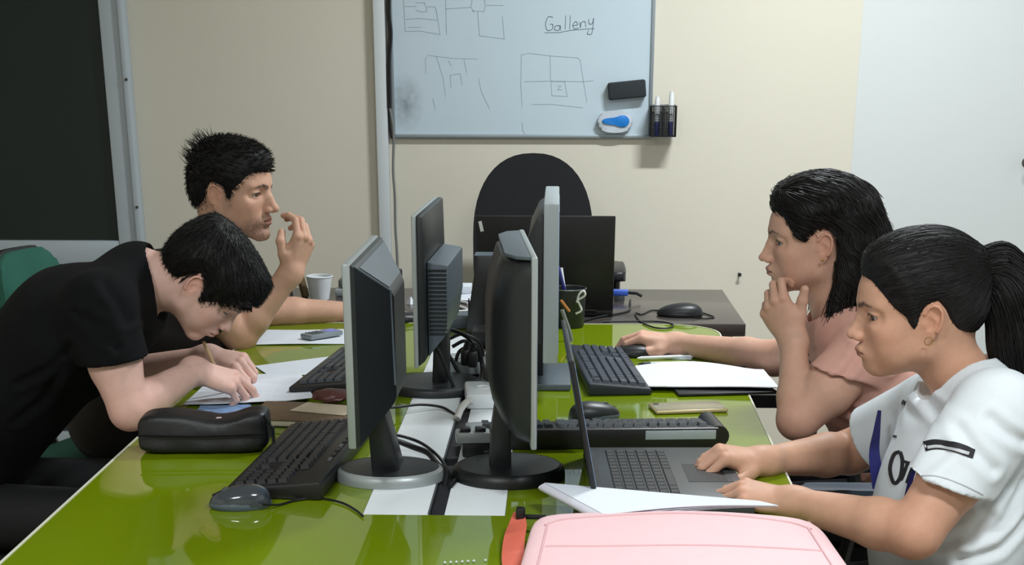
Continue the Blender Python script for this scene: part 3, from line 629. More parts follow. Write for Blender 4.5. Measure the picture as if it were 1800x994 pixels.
# usb hub parts
MB().box((0, 0, 0.038), (0.062, 0.036, 0.020), 0.004).build('case', m_silver, bpy.data.objects['usb_hub'])
MB().box((0.004, 0.002, 0.015), (0.046, 0.03, 0.028), 0.003).build('foot', m_blk, bpy.data.objects['usb_hub'])
for s in (-1, 1): MB().box((s * 0.0135, -0.004, 0.051), (0.019, 0.018, 0.009), 0.002).build('port', m_blk, bpy.data.objects['usb_hub'])
# ================================================================== small things on the tables
m_paper = mat('paper_white', rgb(220, 225, 233), 0.7, var=0.02, scale=30)
def printed_paper():
    m = mat('paper_printed', rgb(214, 220, 229), 0.7, var=0.02, scale=30)
    nt = m.node_tree; b = nt.nodes['Principled BSDF']; mx = b.inputs['Base Color'].links[0].from_node
    tc = nt.nodes.new('ShaderNodeUVMap')
    br = nt.nodes.new('ShaderNodeTexBrick'); br.inputs['Scale'].default_value = 1.0; br.inputs['Color1'].default_value = (0.42, 0.44, 0.48, 1); br.inputs['Color2'].default_value = (0.8, 0.82, 0.85, 1); br.inputs['Mortar'].default_value = (0.84, 0.87, 0.91, 1)
    br.inputs['Mortar Size'].default_value = 0.013; br.inputs['Brick Width'].default_value = 0.33; br.inputs['Row Height'].default_value = 0.036
    nt.links.new(tc.outputs['UV'], br.inputs['Vector'])
    m2 = nt.nodes.new('ShaderNodeMix'); m2.data_type = 'RGBA'; m2.inputs[0].default_value = 0.5
    nt.links.new(mx.outputs[2], m2.inputs[6]); nt.links.new(br.outputs['Color'], m2.inputs[7]); nt.links.new(m2.outputs[2], b.inputs['Base Color'])
    return m
m_print = printed_paper()
def sheet(label, c4, z=TZ, m=None, wav=0.002, curl=None, thick=0.0012, name='paper_sheet', n=14, cat='paper', group='loose sheets of paper', seed=0):
    """c4: near-left, near-right, far-right, far-left in world (x, y) or Vectors"""
    c4 = [Vector((p[0], p[1], 0)) for p in c4]; cc = sum(c4, Vector()) / 4
    def f(u, v):
        p = c4[0].lerp(c4[1], u).lerp(c4[3].lerp(c4[2], u), v) - cc
        h = wav * (0.5 + 0.5 * math.sin(5 * u + 3 * v + seed)) * 1.0
        if curl: h += curl(u, v)
        return Vector((p.x, p.y, thick + 0.0008 + max(h, 0)))
    mb = MB().grid(f, n, n, thick)
    ob = mb.build(name, m or m_paper, None, 50, (cc.x, cc.y, z))
    me = ob.data; uvl = me.uv_layers.new(name='UVMap')
    X = (c4[1] - c4[0]); Yv = (c4[3] - c4[0])
    for lp in me.loops:
        v = me.vertices[lp.vertex_index].co + cc - c4[0]; v = Vector((v.x, v.y, 0))
        uvl.data[lp.index].uv = (v.dot(X) / X.length_squared, v.dot(Yv) / Yv.length_squared)
    return tag(ob, label, cat, group)
G = lambda *pp: [atz(x, y) for x, y in pp]
sheet('white sheet under the small phone before the person at the back left', G((448, 608), (645, 606), (645, 581), (470, 582)))
sheet('white sheet in the middle left, half covered by the written page', G((474, 664), (650, 655), (650, 622), (448, 645)), seed=2)
sheet('printed page the person in black is writing on', G((322, 716), (552, 712), (527, 657), (372, 672)), z=TZ + 0.004, m=m_print, wav=0.004, curl=lambda u, v: 0.012 * max(0, u - 0.8) / 0.2 * (1 - v) * 0.6, seed=4)
sheet('white sheet under the black mouse of the person in pink', G((1030, 626), (1215, 634), (1225, 615), (1040, 611)), seed=1)
sheet('curled printed pages overhanging the right table edge', [atz(1140, 690), atz(1368, 698, 0.745), atz(1342, 658), atz(1116, 653)], z=TZ + 0.008, m=m_print, wav=0.005, curl=lambda u, v: -0.0 + 0.010 * math.sin(math.pi * min(1, u * 1.1)) * (0.4 + 0.6 * v), thick=0.002, seed=3)
tag(MB().box((0, 0, 0.0035), (0.215, 0.27, 0.006), 0.002).build('clipboard', m_blk, None, 40, (0.345, 3.185, TZ + 0.0006), (0, 0, math.radians(8))), 'black clipboard under the curled pages at the right edge', 'clipboard')
# phone, smartphone, pen, notebook, keys
m_ph = mat('phone_silver', rgb(138, 146, 150), 0.35, 0.3); m_gold = mat('smartphone_gold', rgb(190, 172, 128), 0.35, 0.2)
p = atz(566, 596)
t = thing('mobile_phone', 'small old button phone with lit blue screen on the white sheet', 'phone', (p.x, p.y, TZ + 0.0045), math.radians(-42))
MB().box((0, 0, 0.007), (0.045, 0.105, 0.013), 0.004).build('body', m_ph, t); MB().box((0, 0.028, 0.0138), (0.036, 0.036, 0.0006)).build('screen', mat('phone_screen', rgb(90, 100, 180), 0.2, emit=((0.15, 0.2, 0.5), 0.08)), t, 0)
for r_ in range(4):
    for c_ in range(3): MB().box((-0.012 + c_ * 0.012, -0.006 - r_ * 0.0105, 0.0142), (0.009, 0.0065, 0.0016), 0.0006).build('button', m_shellg, t)
p = atz(1209, 721)
t = thing('smartphone', 'gold smartphone lying flat near the right table edge', 'phone', (p.x, p.y, TZ), math.radians(10))
MB().box((0, 0, 0.0045), (0.150, 0.072, 0.008), 0.0035, seg=3).build('body', m_gold, t); MB().box((0, 0, 0.0088), (0.144, 0.066, 0.0008), 0.0003).build('back_cover', mat('smartphone_back', rgb(150, 142, 116), 0.25), t)
MB().lathe([(0, 0), (0.006, 0), (0.006, 0.0006), (0, 0.0006)], (-0.062, 0.022, 0.0092), 16).build('camera_lens', m_blk, t)
a = atz(1121, 644); b = atz(1221, 642)
t = thing('pen', 'black and clear ballpoint pen lying before the curled pages', 'pen', (a.x, a.y, TZ), math.atan2(b.y - a.y, b.x - a.x)); L = (b - a).length
MB().tube([(0, 0, 0.005), (0.012, 0, 0.005)], [0.0012, 0.004], 10).build('tip', m_blk, t); MB().tube([(0.012, 0, 0.005), (0.03, 0, 0.005)], 0.0048, 10).build('grip', m_blk, t)
MB().tube([(0.03, 0, 0.005), (L - 0.018, 0, 0.005)], 0.0045, 10).build('barrel', mat('pen_clear', rgb(190, 196, 190), 0.2), t); MB().tube([(L - 0.018, 0, 0.005), (L, 0, 0.005)], 0.0048, 10).build('end_cap', m_blk, t)
a = atz(1120, 635); b = atz(1222, 631)
t = thing('pen', 'white pen with grey clip at the edge of the sheet under the mouse', 'pen', (a.x, a.y, TZ), math.atan2(b.y - a.y, b.x - a.x)); L = (b - a).length
MB().tube([(0, 0, 0.0065), (0.01, 0, 0.0065), (L, 0, 0.0065)], [0.0015, 0.004, 0.004], 10).build('barrel', m_mkw, t); MB().box((L - 0.02, 0, 0.011), (0.03, 0.003, 0.0015)).build('clip', m_steel, t, 0)
nb = [atz(488, 745), atz(640, 768), atz(640, 716), atz(520, 712)]
m_brown = mat('notebook_brown', rgb(104, 84, 62), 0.5, var=0.25, scale=25)
t = thing('notebook', 'brown patterned notebook behind the black pencil case', 'notebook', (-0.50, 2.82, TZ), math.radians(-6))
MB().box((0, 0, 0.0015), (0.205, 0.155, 0.002), 0.0006).build('back_cover', m_blk, t); MB().box((0, 0, 0.008), (0.20, 0.15, 0.011), 0.001).build('page_block', mat('pages_cream', rgb(200, 190, 165), 0.7), t); MB().box((0, 0, 0.0145), (0.205, 0.155, 0.002), 0.0006).build('front_cover', m_brown, t)
tag(MB().box((0, 0, 0.001), (0.12, 0.075, 0.0015)).build('card', mat('card_cream', rgb(205, 190, 165), 0.6, var=0.15, scale=30), None, 0, (-0.46, 2.835, TZ + 0.0162), (0, 0, math.radians(-18))), 'cream printed card lying on the brown notebook', 'card')
# crumpled red wrapper / coin purse
mb = MB(); bmesh.ops.create_icosphere(mb.bm, subdivisions=3, radius=1)
for v in mb.bm.verts:
    v.co *= 1 + 0.22 * noise.noise(v.co * 2.3); v.co = Vector((v.co.x * 0.042, v.co.y * 0.034, 0.012 + v.co.z * 0.013))
tag(mb.build('coin_purse', mat('leather_maroon', rgb(82, 44, 40), 0.45, var=0.2, bump=0.3, bscale=120), None, 60, (-0.455, 2.90, TZ + 0.0175)), 'small crumpled maroon purse on the brown notebook', 'purse')
tag(MB().box((0, 0, 0.004), (0.10, 0.06, 0.007), 0.002).build('eraser_pack', m_mkw, None, 40, (-0.575, 2.80, TZ + 0.0006), (0, 0, 0.3)), 'flat white packet peeking out behind the black pencil case', 'packet')
sheet('colourful blue printed leaflet between the written page and the pencil case', G((345, 730), (450, 728), (440, 714), (352, 716)), z=TZ + 0.0005, m=mat('leaflet_blue', rgb(120, 150, 190), 0.5, var=0.5, scale=60), wav=0.001, name='leaflet', cat='leaflet', group=None)
# pencil case
def soft_block(name, m, parent, L, W, H, fn, n=(40, 20, 14), e=0.22):
    """rounded cushion-like block; fn(p)->p reshapes it"""
    mb = MB(); bmesh.ops.create_cube(mb.bm, size=2.0)
    bmesh.ops.subdivide_edges(mb.bm, edges=mb.bm.edges[:], cuts=14, use_grid_fill=True)
    for v in mb.bm.verts:
        p = v.co.copy(); q_ = p.copy()
        l = (abs(p.x) ** (1 / e) + abs(p.y) ** (1 / e) + abs(p.z) ** (1 / e)) ** e
        q_ = p / l
        q_ = Vector((q_.x * L / 2, q_.y * W / 2, (q_.z + 1) * H / 2))
        v.co = fn(q_)
    return mb.build(name, m, parent, 60)
a = atz(250, 801); b = atz(474, 800)
t = thing('pencil_case', 'black leather zip pencil case at the left edge of the table', 'pencil case', ((a.x + b.x) / 2 - 0.010, a.y + 0.055, TZ), math.atan2(b.y - a.y, b.x - a.x) + math.radians(1))
Lc = (b - a).length + 0.005
m_leath = mat('leather_black', rgb(20, 21, 23), 0.46, var=0.15, scale=25, bump=0.25, bscale=90)
def case_fn(p):
    u = p.x / (Lc / 2)
    sag = 0.012 * math.exp(-((u - 0.25) / 0.38) ** 2) - 0.012 * max(0, u - 0.45) * 1.4 + 0.006 * max(0, -u - 0.8) * 4
    k = p.z / 0.072
    nz_ = noise.noise(Vector((p.x * 28, p.y * 28, p.z * 40))) + 0.5 * noise.noise(Vector((p.x * 70, p.y * 70, p.z * 80)))
    return Vector((p.x, p.y * (1 - 0.22 * k) + 0.0022 * nz_, max(0.0008, p.z - sag * k + 0.0020 * nz_ * k + 0.0008)))
soft_block('body', m_leath, t, Lc, 0.105, 0.070, case_fn, e=0.16)
MB().tube([(-Lc / 2 * 0.97, -0.0500, 0.037), (-Lc / 4, -0.0535, 0.036), (0, -0.0535, 0.035), (Lc / 4, -0.0535, 0.036), (Lc / 2 * 0.96, -0.0515, 0.038)], 0.0016, 6).build('piping', mat('piping_black', rgb(10, 10, 11), 0.8, spec=0.2), t)
MB().tube(spline([(Lc / 2 - 0.006, -0.03, 0.068), (Lc / 2 + 0.004, -0.028, 0.05), (Lc / 2 + 0.008, -0.03, 0.03), (Lc / 2 + 0.010, -0.034, 0.012)]), 0.003, 6).build('zip_strap', m_leath, t)
MB().box((Lc / 2 + 0.009, -0.02, 0.03), (0.004, 0.012, 0.03), 0.001).build('zip_pull', m_blk, t)
MB().box((0.028, -0.012, 0.0585), (0.010, 0.007, 0.004), 0.001, RZ(0.4)).build('logo_stud', mat('stud_pink', rgb(205, 185, 185), 0.4), t)
# white paper cup and bits on the dark desk
p = atz(563, 527)
t = thing('paper_cup', 'white paper cup on the dark desk beside the person at the back left', 'cup', (p.x, p.y, TZ))
MB().lathe([(0, 0.004), (0.024, 0.004), (0.025, 0.001), (0.026, 0.001), (0.0385, 0.068), (0.037, 0.068), (0.0245, 0.006), (0, 0.006)], n=32).build('cup_wall', m_mkw, t)
MB().lathe([(0.0375 + 0.0022 * math.cos(a_), 0.068 + 0.0022 * math.sin(a_)) for a_ in [k * math.pi / 4 for k in range(9)]], n=32).build('rolled_rim', m_mkw, t)
p = atz(606, 524)
tag(MB().box((0, 0, 0.010), (0.085, 0.11, 0.019), 0.002).build('small_box', m_silver2, None, 40, (p.x + 0.01, p.y + 0.08, TZ + 0.0003)), 'pale flat box on the dark desk beside the paper cup', 'box')
tag(MB().box((0, 0, 0.014), (0.06, 0.07, 0.026), 0.006).build('tape_dispenser', mat('green_grey', rgb(92, 98, 90), 0.5), None, 40, (p.x + 0.005, p.y + 0.08, TZ + 0.0205)), 'greenish grey gadget on top of the pale flat box', 'gadget')
t = thing('wooden_stand', 'small brown wooden easel stand on the dark desk behind the raised hand', 'stand', (-0.77, 4.36, TZ))
m_wood = mat('stand_wood', rgb(96, 74, 40), 0.5, var=0.3, scale=30, stretch=(6, 6, 1))
def bar(nm, A, B, w_, d_, m, par):
    A = Vector(A); B = Vector(B); dv = B - A
    q_ = dv.to_track_quat('Z', 'Y').to_matrix()
    return MB().box((A + B) / 2, (w_, d_, dv.length), 0.001, q_).build(nm, m, par)
pA = aty(512, 440, 4.36) - Vector((-0.77, 4.36, TZ)); pB = aty(541, 530, 4.36) - Vector((-0.77, 4.36, TZ))
bar('leg', (pA.x, 0, pA.z + 0.02), (pB.x, -0.03, 0.001), 0.022, 0.012, m_wood, t); bar('leg', (pA.x, 0.005, pA.z + 0.02), (pB.x - 0.10, -0.03, 0.001), 0.014, 0.010, m_wood, t)
bar('strut', (pA.x + 0.005, 0.012, pA.z - 0.01), (pA.x - 0.02, 0.07, 0.001), 0.008, 0.008, m_wood, t)
sheet('small white paper on the dark desk behind the farther left monitor', [atz(793, 530), atz(829, 530), atz(829, 519), atz(793, 519)], z=TZ + 0.0005)
tag(MB().box((0, 0, 0.012), (0.05, 0.07, 0.022), 0.002).build('note_block', m_paper, None, 40, (atz(811, 525).x, 4.42, TZ + 0.004)), 'white note block on the dark desk left of the speaker', 'note block')
p = atz(722, 535); mb = MB(); bmesh.ops.create_cone(mb.bm, segments=4, radius1=0.014, radius2=0.002, depth=0.02, cap_ends=True)
tag(mb.build('paper_scrap', m_paper, None, 0, (p.x, p.y, TZ + 0.0105)), 'folded white paper scrap on the dark desk beside the left bezel', 'paper scrap')
# pen holder behind the far right monitor
p = atz(1000, 578)
t = thing('pen_holder', 'dark grey mesh pen holder beside the tall silver monitor', 'pen holder', (p.x, p.y + 0.03, TZ))
MB().lathe([(0, 0.0015), (0.038, 0.0015), (0.040, 0.004), (0.044, 0.10), (0.046, 0.102), (0.0425, 0.102), (0.038, 0.006), (0, 0.006)], n=28).build('cup_wall', m_shell, t)
MB().lathe([(0.0445 + 0.002 * math.cos(a_), 0.101 + 0.002 * math.sin(a_)) for a_ in [k * math.pi / 4 for k in range(9)]], n=28).build('rim', m_steel, t)
c0 = Vector((p.x, p.y + 0.03, TZ))
tag(MB().tube([c0 + Vector((0.012, 0.0, 0.01)), c0 + Vector((-0.030, -0.02, 0.16))], 0.0045, 10).build('pen', m_mkb, None), 'blue pen leaning in the mesh pen holder', 'pen', None)
tag(MB().tube([c0 + Vector((0.0, 0.02, 0.01)), c0 + Vector((-0.022, 0.03, 0.15))], 0.0045, 10).build('pen', m_mkw, None), 'white pen leaning in the mesh pen holder', 'pen', None)
tag(MB().tube([atz(986, 528, 0.83) , atz(1001, 548, 0.80)], 0.0042, 6).build('pencil', mat('pencil_orange', rgb(176, 112, 60), 0.45), None), 'orange pencil stuck through the mesh pen holder', 'pencil')
cable('white cable looped beside the mesh pen holder', [aty(x, y, 3.78) for x, y in [(1012, 552), (1022, 546), (1018, 534), (1016, 528), (1028, 520), (1026, 512), (1018, 518), (1014, 532)]], 0.0028, m_cwhite)
cable('grey cable drooping over the far end of the green table', [aty(x, y, 3.66) for x, y in [(988, 545), (993, 560), (1000, 580), (1004, 600), (1000, 625)]], 0.005, m_cgrey)
# plug and cables on the dark desk
p = atz(1093, 534)
t = thing('video_plug', 'blue video plug with black cable on the dark desk', 'plug', (p.x - 0.005, p.y + 0.05, TZ + 0.012), math.radians(-4))
MB().box((0, 0, 0.012), (0.050, 0.03, 0.016), 0.003).build('plug_body', mat('plug_blue', rgb(60, 96, 190), 0.4), t); MB().tube([(0.024, 0, 0.012), (0.05, -0.005, 0.011), (0.065, -0.01, 0.004)], 0.0045, 8).build('cord_end', m_cblk, t)
MB().box((-0.0, 0, -0.003), (0.03, 0.02, 0.016), 0.002).build('thumb_screws', m_steel, t)
cable('thin black cable lying along the front of the dark desk', [atz(x, y, TZ + 0.004) for x, y in [(1108, 528), (1106, 545), (1085, 552), (1050, 558), (1020, 566)]], 0.003, m_cblk)
cable('black gaming mouse cable looped on the dark desk', [atz(x, y, TZ + 0.003) for x, y in [(1165, 547), (1145, 546), (1128, 553), (1117, 551), (1125, 565), (1150, 576), (1175, 577), (1183, 571), (1160, 566), (1120, 565), (1060, 566)]], 0.0022, m_cblk)
cable('thin cable bundle lying beside the gaming mouse', [atz(x, y, TZ + 0.003) for x, y in [(1205, 552), (1225, 548), (1240, 552), (1255, 558), (1235, 560), (1210, 556)]], 0.0022, m_cblk)
# made-up row of pale balls standing in for unclear bright dots
t = thing('dot_row', 'row of made-up pale balls standing in for bright dots on the green glass', 'dots', (atz(818, 986).x, atz(818, 986).y, TZ))
for k in range(8):
    if k == 6: continue
    p = atz(782 + 10.2 * k, 990 - 0.6 * k, TZ + 0.0022)
    mb = MB(); bmesh.ops.create_icosphere(mb.bm, subdivisions=2, radius=0.0022)
    mb.build('bead', mat('dot_ball_pale', rgb(205, 215, 210), 0.15), t, 60, (p.x - t.location.x, p.y - t.location.y, 0.0023))
# ================================================================== pink bag with papers on it
m_pink = mat('bag_pink', rgb(230, 190, 193), 0.65, var=0.04, scale=30, bump=0.1, bscale=700)
m_coral = mat('strap_coral', rgb(214, 104, 84), 0.6, var=0.08, bump=0.2, bscale=900)
BX0, BX1, BY0, BY1, BH = -0.040, 0.375, 1.70, 2.06, 0.058
t = thing('pink_bag', 'pale pink laptop bag lying flat at the front right of the table', 'bag', ((BX0 + BX1) / 2, (BY0 + BY1) / 2, TZ), math.radians(-2))
def bag_fn(p):
    u = p.x / ((BX1 - BX0) / 2); v = p.y / ((BY1 - BY0) / 2); k = p.z / BH
    z = p.z * (0.90 + 0.16 * math.exp(-((u - 0.15) / 0.7) ** 2)) - 0.010 * max(0, v - 0.5) * k
    x = p.x * (1 - 0.02 * k) + (0.03 * (1 - v) * 0.5 if u > 0.2 else -0.006 * (1 - v)) * abs(u)
    return Vector((x, p.y, z + 0.001))
soft_block('body', m_pink, t, BX1 - BX0, BY1 - BY0, BH, bag_fn, e=0.12)
def on_bag(u, v, k): 
    e = 0.12; q_ = Vector((u, v, k * 2 - 1)); l = (abs(q_.x) ** (1 / e) + abs(q_.y) ** (1 / e) + abs(q_.z) ** (1 / e)) ** e; q_ /= max(l, 1e-6)
    return bag_fn(Vector((q_.x * (BX1 - BX0) / 2, q_.y * (BY1 - BY0) / 2, (q_.z + 1) * BH / 2)))
MB().tube(spline([on_bag(-0.96 + 1.92 * i / 14, 0.55 + 0.25 * math.sin(math.pi * i / 14) ** 0.5, 1.0) for i in range(15)], 3), 0.0022, 6).build('zip_seam', mat('bag_seam', rgb(214, 170, 172), 0.6), t)
MB().tube(spline([on_bag(-0.9 + 1.82 * i / 14, -0.02 - 0.05 * math.sin(math.pi * i / 14), 1.0) for i in range(15)], 3), 0.002, 6).build('panel_seam', MATS['bag_seam'], t)
for s in (-1, 1): MB().tube(spline([on_bag(s * 0.93, 0.6 - 1.3 * i / 8, 1.0) for i in range(9)], 3), 0.002, 6).build('edge_piping', MATS['bag_seam'], t)
bl = Vector(t.location); Rm = RZ(-math.radians(-2))
def bl_(v): return Rm @ (Vector(v) - bl)
sp = [bl_(atz(911, 899, 0.785)), bl_(atz(908, 925, 0.775)), bl_(atz(903, 955, 0.765)), bl_(atz(903, 985, 0.760)), bl_(atz(915, 1010, 0.762)), bl_(atz(960, 1018, 0.775))]
mb = MB(); ss = spline(sp, 5)
for sgn in (0,):
    V0 = []
    for i, p_ in enumerate(ss):
        q_ = Vector((0.016, 0.006, 0.004)) * (1.0 if i > 6 else 0.45 + 0.09 * i); th = Vector((0.0, 0.0012, 0.0))
        V0.append([mb.bm.verts.new(p_ - q_ - th), mb.bm.verts.new(p_ + q_ - th), mb.bm.verts.new(p_ + q_ + th), mb.bm.verts.new(p_ - q_ + th)])
    for a_, b_ in zip(V0, V0[1:]):
        for k in range(4): mb.bm.faces.new((a_[k], a_[(k + 1) % 4], b_[(k + 1) % 4], b_[k]))
    mb.bm.faces.new(V0[0][::-1]); mb.bm.faces.new(V0[-1])
mb.build('strap', m_coral, t, 50)
pb = bl_(atz(915, 905, 0.785))
MB().box(pb, (0.014, 0.016, 0.022), 0.003).box(pb + Vector((0.02, 0.008, -0.006)), (0.036, 0.010, 0.006), 0.002).build('buckle', m_blk, t)
# folded papers lying on the bag
pc = [aty(1062, 905, 2.035), aty(1368, 889, 2.075), aty(1335, 881, 2.13), aty(957, 849, 2.225)]
pcc = sum(pc, Vector()) / 4
t = thing('paper_stack', 'folded stack of white pages lying on the pink bag', 'papers', (pcc.x, pcc.y, pcc.z - 0.012))
bz = TZ + BH + 0.004
def pf(dz, sh):
    def f(u, v):
        p_ = pc[0].lerp(pc[1], u).lerp(pc[3].lerp(pc[2], u), v)
        p_ = p_ + Vector((sh * (1 - u), sh * 0.4, dz * (1.0 - 0.75 * u))) + Vector((0, 0, 0.006 * math.sin(math.pi * u) * (1 - v)))
        return p_ - Vector(t.location)
    return f
for k in range(4): MB().grid(pf(-0.004 * k, 0.004 * k), 16, 8, 0.0011).build('page', m_paper, t, 50)
mb = MB()
# folded spine at the left end of the stack
e0 = pc[0] - Vector(t.location); e1 = pc[3] - Vector(t.location)
mb.grid(lambda u, v: e0.lerp(e1, v) + Vector((-0.010 * math.sin(u * math.pi), -0.003, -0.016 * u)), 8, 8, 0.0)
mb.build('folded_edge', mat('paper_shaded_fold', rgb(214, 212, 222), 0.7), t, 60, fixn=True)
# ================================================================== implicit-surface toolkit for the people
f32 = np.float32
def smin(a, b, k):
    if k <= 0: return np.minimum(a, b)
    h = np.maximum(k - np.abs(a - b), 0) / k
    return np.minimum(a, b) - h * h * (k * 0.25)
def smax(a, b, k): return -smin(-a, -b, k)
def d_ell(P, c, r, R=None):
    Q = P - np.array(c, f32)
    if R is not None: Q = Q @ np.array(R, f32)
    r = np.array(r, f32)
    k0 = np.sqrt(((Q / r) ** 2).sum(1)); k1 = np.sqrt(((Q / (r * r)) ** 2).sum(1)) + 1e-9
    return k0 * (k0 - 1) / k1
def d_rc(P, a, b, ra, rb):
    """tapered capsule"""
    a = np.array(a, f32); b = np.array(b, f32); ba = b - a; l2 = float(ba @ ba) + 1e-12
    pa = P - a; t = np.clip(pa @ ba / l2, 0, 1)
    q_ = pa - t[:, None] * ba
    return np.sqrt((q_ * q_).sum(1)) - (ra + (rb - ra) * t)
def d_chain(P, pts, rs, k=0.0):
    d = None
    for i in range(len(pts) - 1):
        e = d_rc(P, pts[i], pts[i + 1], rs[i], rs[i + 1]); d = e if d is None else (np.minimum(d, e) if k == 0 else smin(d, e, k))
    return d
def both(P):
    Q = P.copy(); Q[:, 1] = np.abs(Q[:, 1]); return Q
def euler_R(rx=0, ry=0, rz=0):
    return np.array((Matrix.Rotation(rz, 3, 'Z') @ Matrix.Rotation(ry, 3, 'Y') @ Matrix.Rotation(rx, 3, 'X')), f32)
# ---- surface nets
def surface_nets(D, org, h):
    nx, ny, nz = D.shape; ins = D < 0
    s = np.zeros((nx - 1, ny - 1, nz - 1), np.int8)
    for dx in (0, 1):
        for dy in (0, 1):
            for dz in (0, 1): s += ins[dx:nx - 1 + dx, dy:ny - 1 + dy, dz:nz - 1 + dz]
    act = (s > 0) & (s < 8); I = np.argwhere(act)
    if len(I) == 0: return np.zeros((0, 3)), np.zeros((0, 4), int)
    idx = -np.ones(act.shape, np.int32); idx[act] = np.arange(len(I))
    cor = [(a, b, c) for a in (0, 1) for b in (0, 1) for c in (0, 1)]
    val = {c: D[I[:, 0] + c[0], I[:, 1] + c[1], I[:, 2] + c[2]] for c in cor}
    acc = np.zeros((len(I), 3)); cnt = np.zeros(len(I))
    for c in cor:
        for ax in range(3):
            if c[ax] == 0:
                c2 = list(c); c2[ax] = 1; c2 = tuple(c2); a, b = val[c], val[c2]
                m = (a < 0) != (b < 0); t = np.where(m, a / np.where(m, a - b, 1), 0)
                p = np.array(c, float)[None, :].repeat(len(I), 0); p[:, ax] = t
                acc[m] += p[m]; cnt[m] += 1
    V = (I + acc / cnt[:, None]) * h + np.array(org); F_ = []
    for ax in range(3):
        sl0 = [slice(None)] * 3; sl1 = [slice(None)] * 3; sl0[ax] = slice(0, -1); sl1[ax] = slice(1, None)
        a = ins[tuple(sl0)]; b = ins[tuple(sl1)]
        E_ = np.argwhere(a != b); o1, o2 = [k for k in range(3) if k != ax]
        ok = (E_[:, o1] > 0) & (E_[:, o2] > 0) & (E_[:, o1] < D.shape[o1] - 1) & (E_[:, o2] < D.shape[o2] - 1); E_ = E_[ok]
        def cell(d1, d2):
            q_ = E_.copy(); q_[:, o1] += d1; q_[:, o2] += d2; return idx[q_[:, 0], q_[:, 1], q_[:, 2]]
        Q = np.stack([cell(-1, -1), cell(0, -1), cell(0, 0), cell(-1, 0)], 1)
        flip = a[tuple(E_.T)]
        if ax == 1: flip = ~flip
        Q[~flip] = Q[~flip][:, ::-1]
        F_.append(Q)
    Fq = np.concatenate(F_); Fq = Fq[(Fq >= 0).all(1)]
    return V, Fq
def polygonise(fn, lo, hi, h):
    lo = np.array(lo, float); hi = np.array(hi, float)
    n = np.ceil((hi - lo) / h / 4).astype(int) * 4 + 4
    nc = n // 4 + 1
    gc = np.stack(np.meshgrid(*[lo[i] + h * (4 * np.arange(nc[i]) + 1.5) for i in range(3)], indexing='ij'), -1).reshape(-1, 3).astype(f32)
    dc = fn(gc).reshape(nc)
    up = dc.repeat(4, 0).repeat(4, 1).repeat(4, 2)[:n[0], :n[1], :n[2]].copy()
    A = np.abs(up) < 4 * h * 1.45
    I = np.argwhere(A); P = (lo + I * h).astype(f32)
    out = np.empty(len(P), f32)
    for s in range(0, len(P), 400000): out[s:s + 400000] = fn(P[s:s + 400000])
    up[A] = out
    return surface_nets(up, lo, h)
def grad(fn, P, e=0.0012):
    P = P.astype(f32); g = np.zeros_like(P)
    for k in range(3):
        d = np.zeros(3, f32); d[k] = e
        g[:, k] = fn(P + d) - fn(P - d)
    return g / (np.linalg.norm(g, axis=1, keepdims=True) + 1e-9)
def field_mesh(name, fn, base, fine=(), colour=None, m=None, parent=None, displace=None, ge=0.0015):
    """one mesh out of one field: coarse in base box, finer inside the boxes in fine; base=(lo,hi,h)"""
    Vs, Fs, off = [], [], 0
    V, Q = polygonise(fn, *base)
    if len(Q):
        c = V[Q].mean(1); keep = np.ones(len(Q), bool)
        for lo, hi, h in fine: keep &= ~((c > np.array(lo) + h * 2.5).all(1) & (c < np.array(hi) - h * 2.5).all(1))
        Vs.append(V); Fs.append(Q[keep]); off += len(V)
    for i, (lo, hi, h) in enumerate(fine):
        V, Q = polygonise(fn, lo, hi, h)
        c = V[Q].mean(1); keep = np.ones(len(Q), bool)
        for l2, h2, hh in fine[:i]: keep &= ~((c > np.array(l2) + hh * 2).all(1) & (c < np.array(h2) - hh * 2).all(1))
        Vs.append(V); Fs.append(Q[keep] + off); off += len(V)
    V = np.concatenate(Vs); Q = np.concatenate(Fs)
    used = np.zeros(len(V), bool); used[Q.ravel()] = True; mp = np.cumsum(used) - 1; V = V[used]; Q = mp[Q]
    # pull the vertices onto the field
    g = grad(fn, V, ge); V = V - g * np.clip(fn(V.astype(f32)), -0.002, 0.002)[:, None] * 0.8
    if displace is not None:
        g = grad(fn, V, ge); dsp = displace(V); V = V + g * dsp[:, None]
    N = None
    if displace is None: N = grad(fn, V, ge)
    me = np_mesh(name, V, Q)
    if N is not None: me.normals_split_custom_set_from_vertices(N.tolist())
    if colour is not None:
        C_ = colour(V); at = me.color_attributes.new('Col', 'FLOAT_COLOR', 'POINT')
        C4 = np.ones((len(V), 4), f32); C4[:, :3] = C_; at.data.foreach_set('color', C4.ravel())
    return link(name, me, m, parent)
def np_mesh(name, V, Q):
    me = bpy.data.meshes.new(name); nv, nq = len(V), len(Q); k = Q.shape[1]
    me.vertices.add(nv); me.vertices.foreach_set('co', V.astype(f32).ravel())
    me.loops.add(nq * k); me.loops.foreach_set('vertex_index', Q.astype(np.int32).ravel())
    me.polygons.add(nq); me.polygons.foreach_set('loop_start', np.arange(0, nq * k, k, dtype=np.int32))
    me.update(calc_edges=True); me.validate(); me.shade_smooth()
    return me
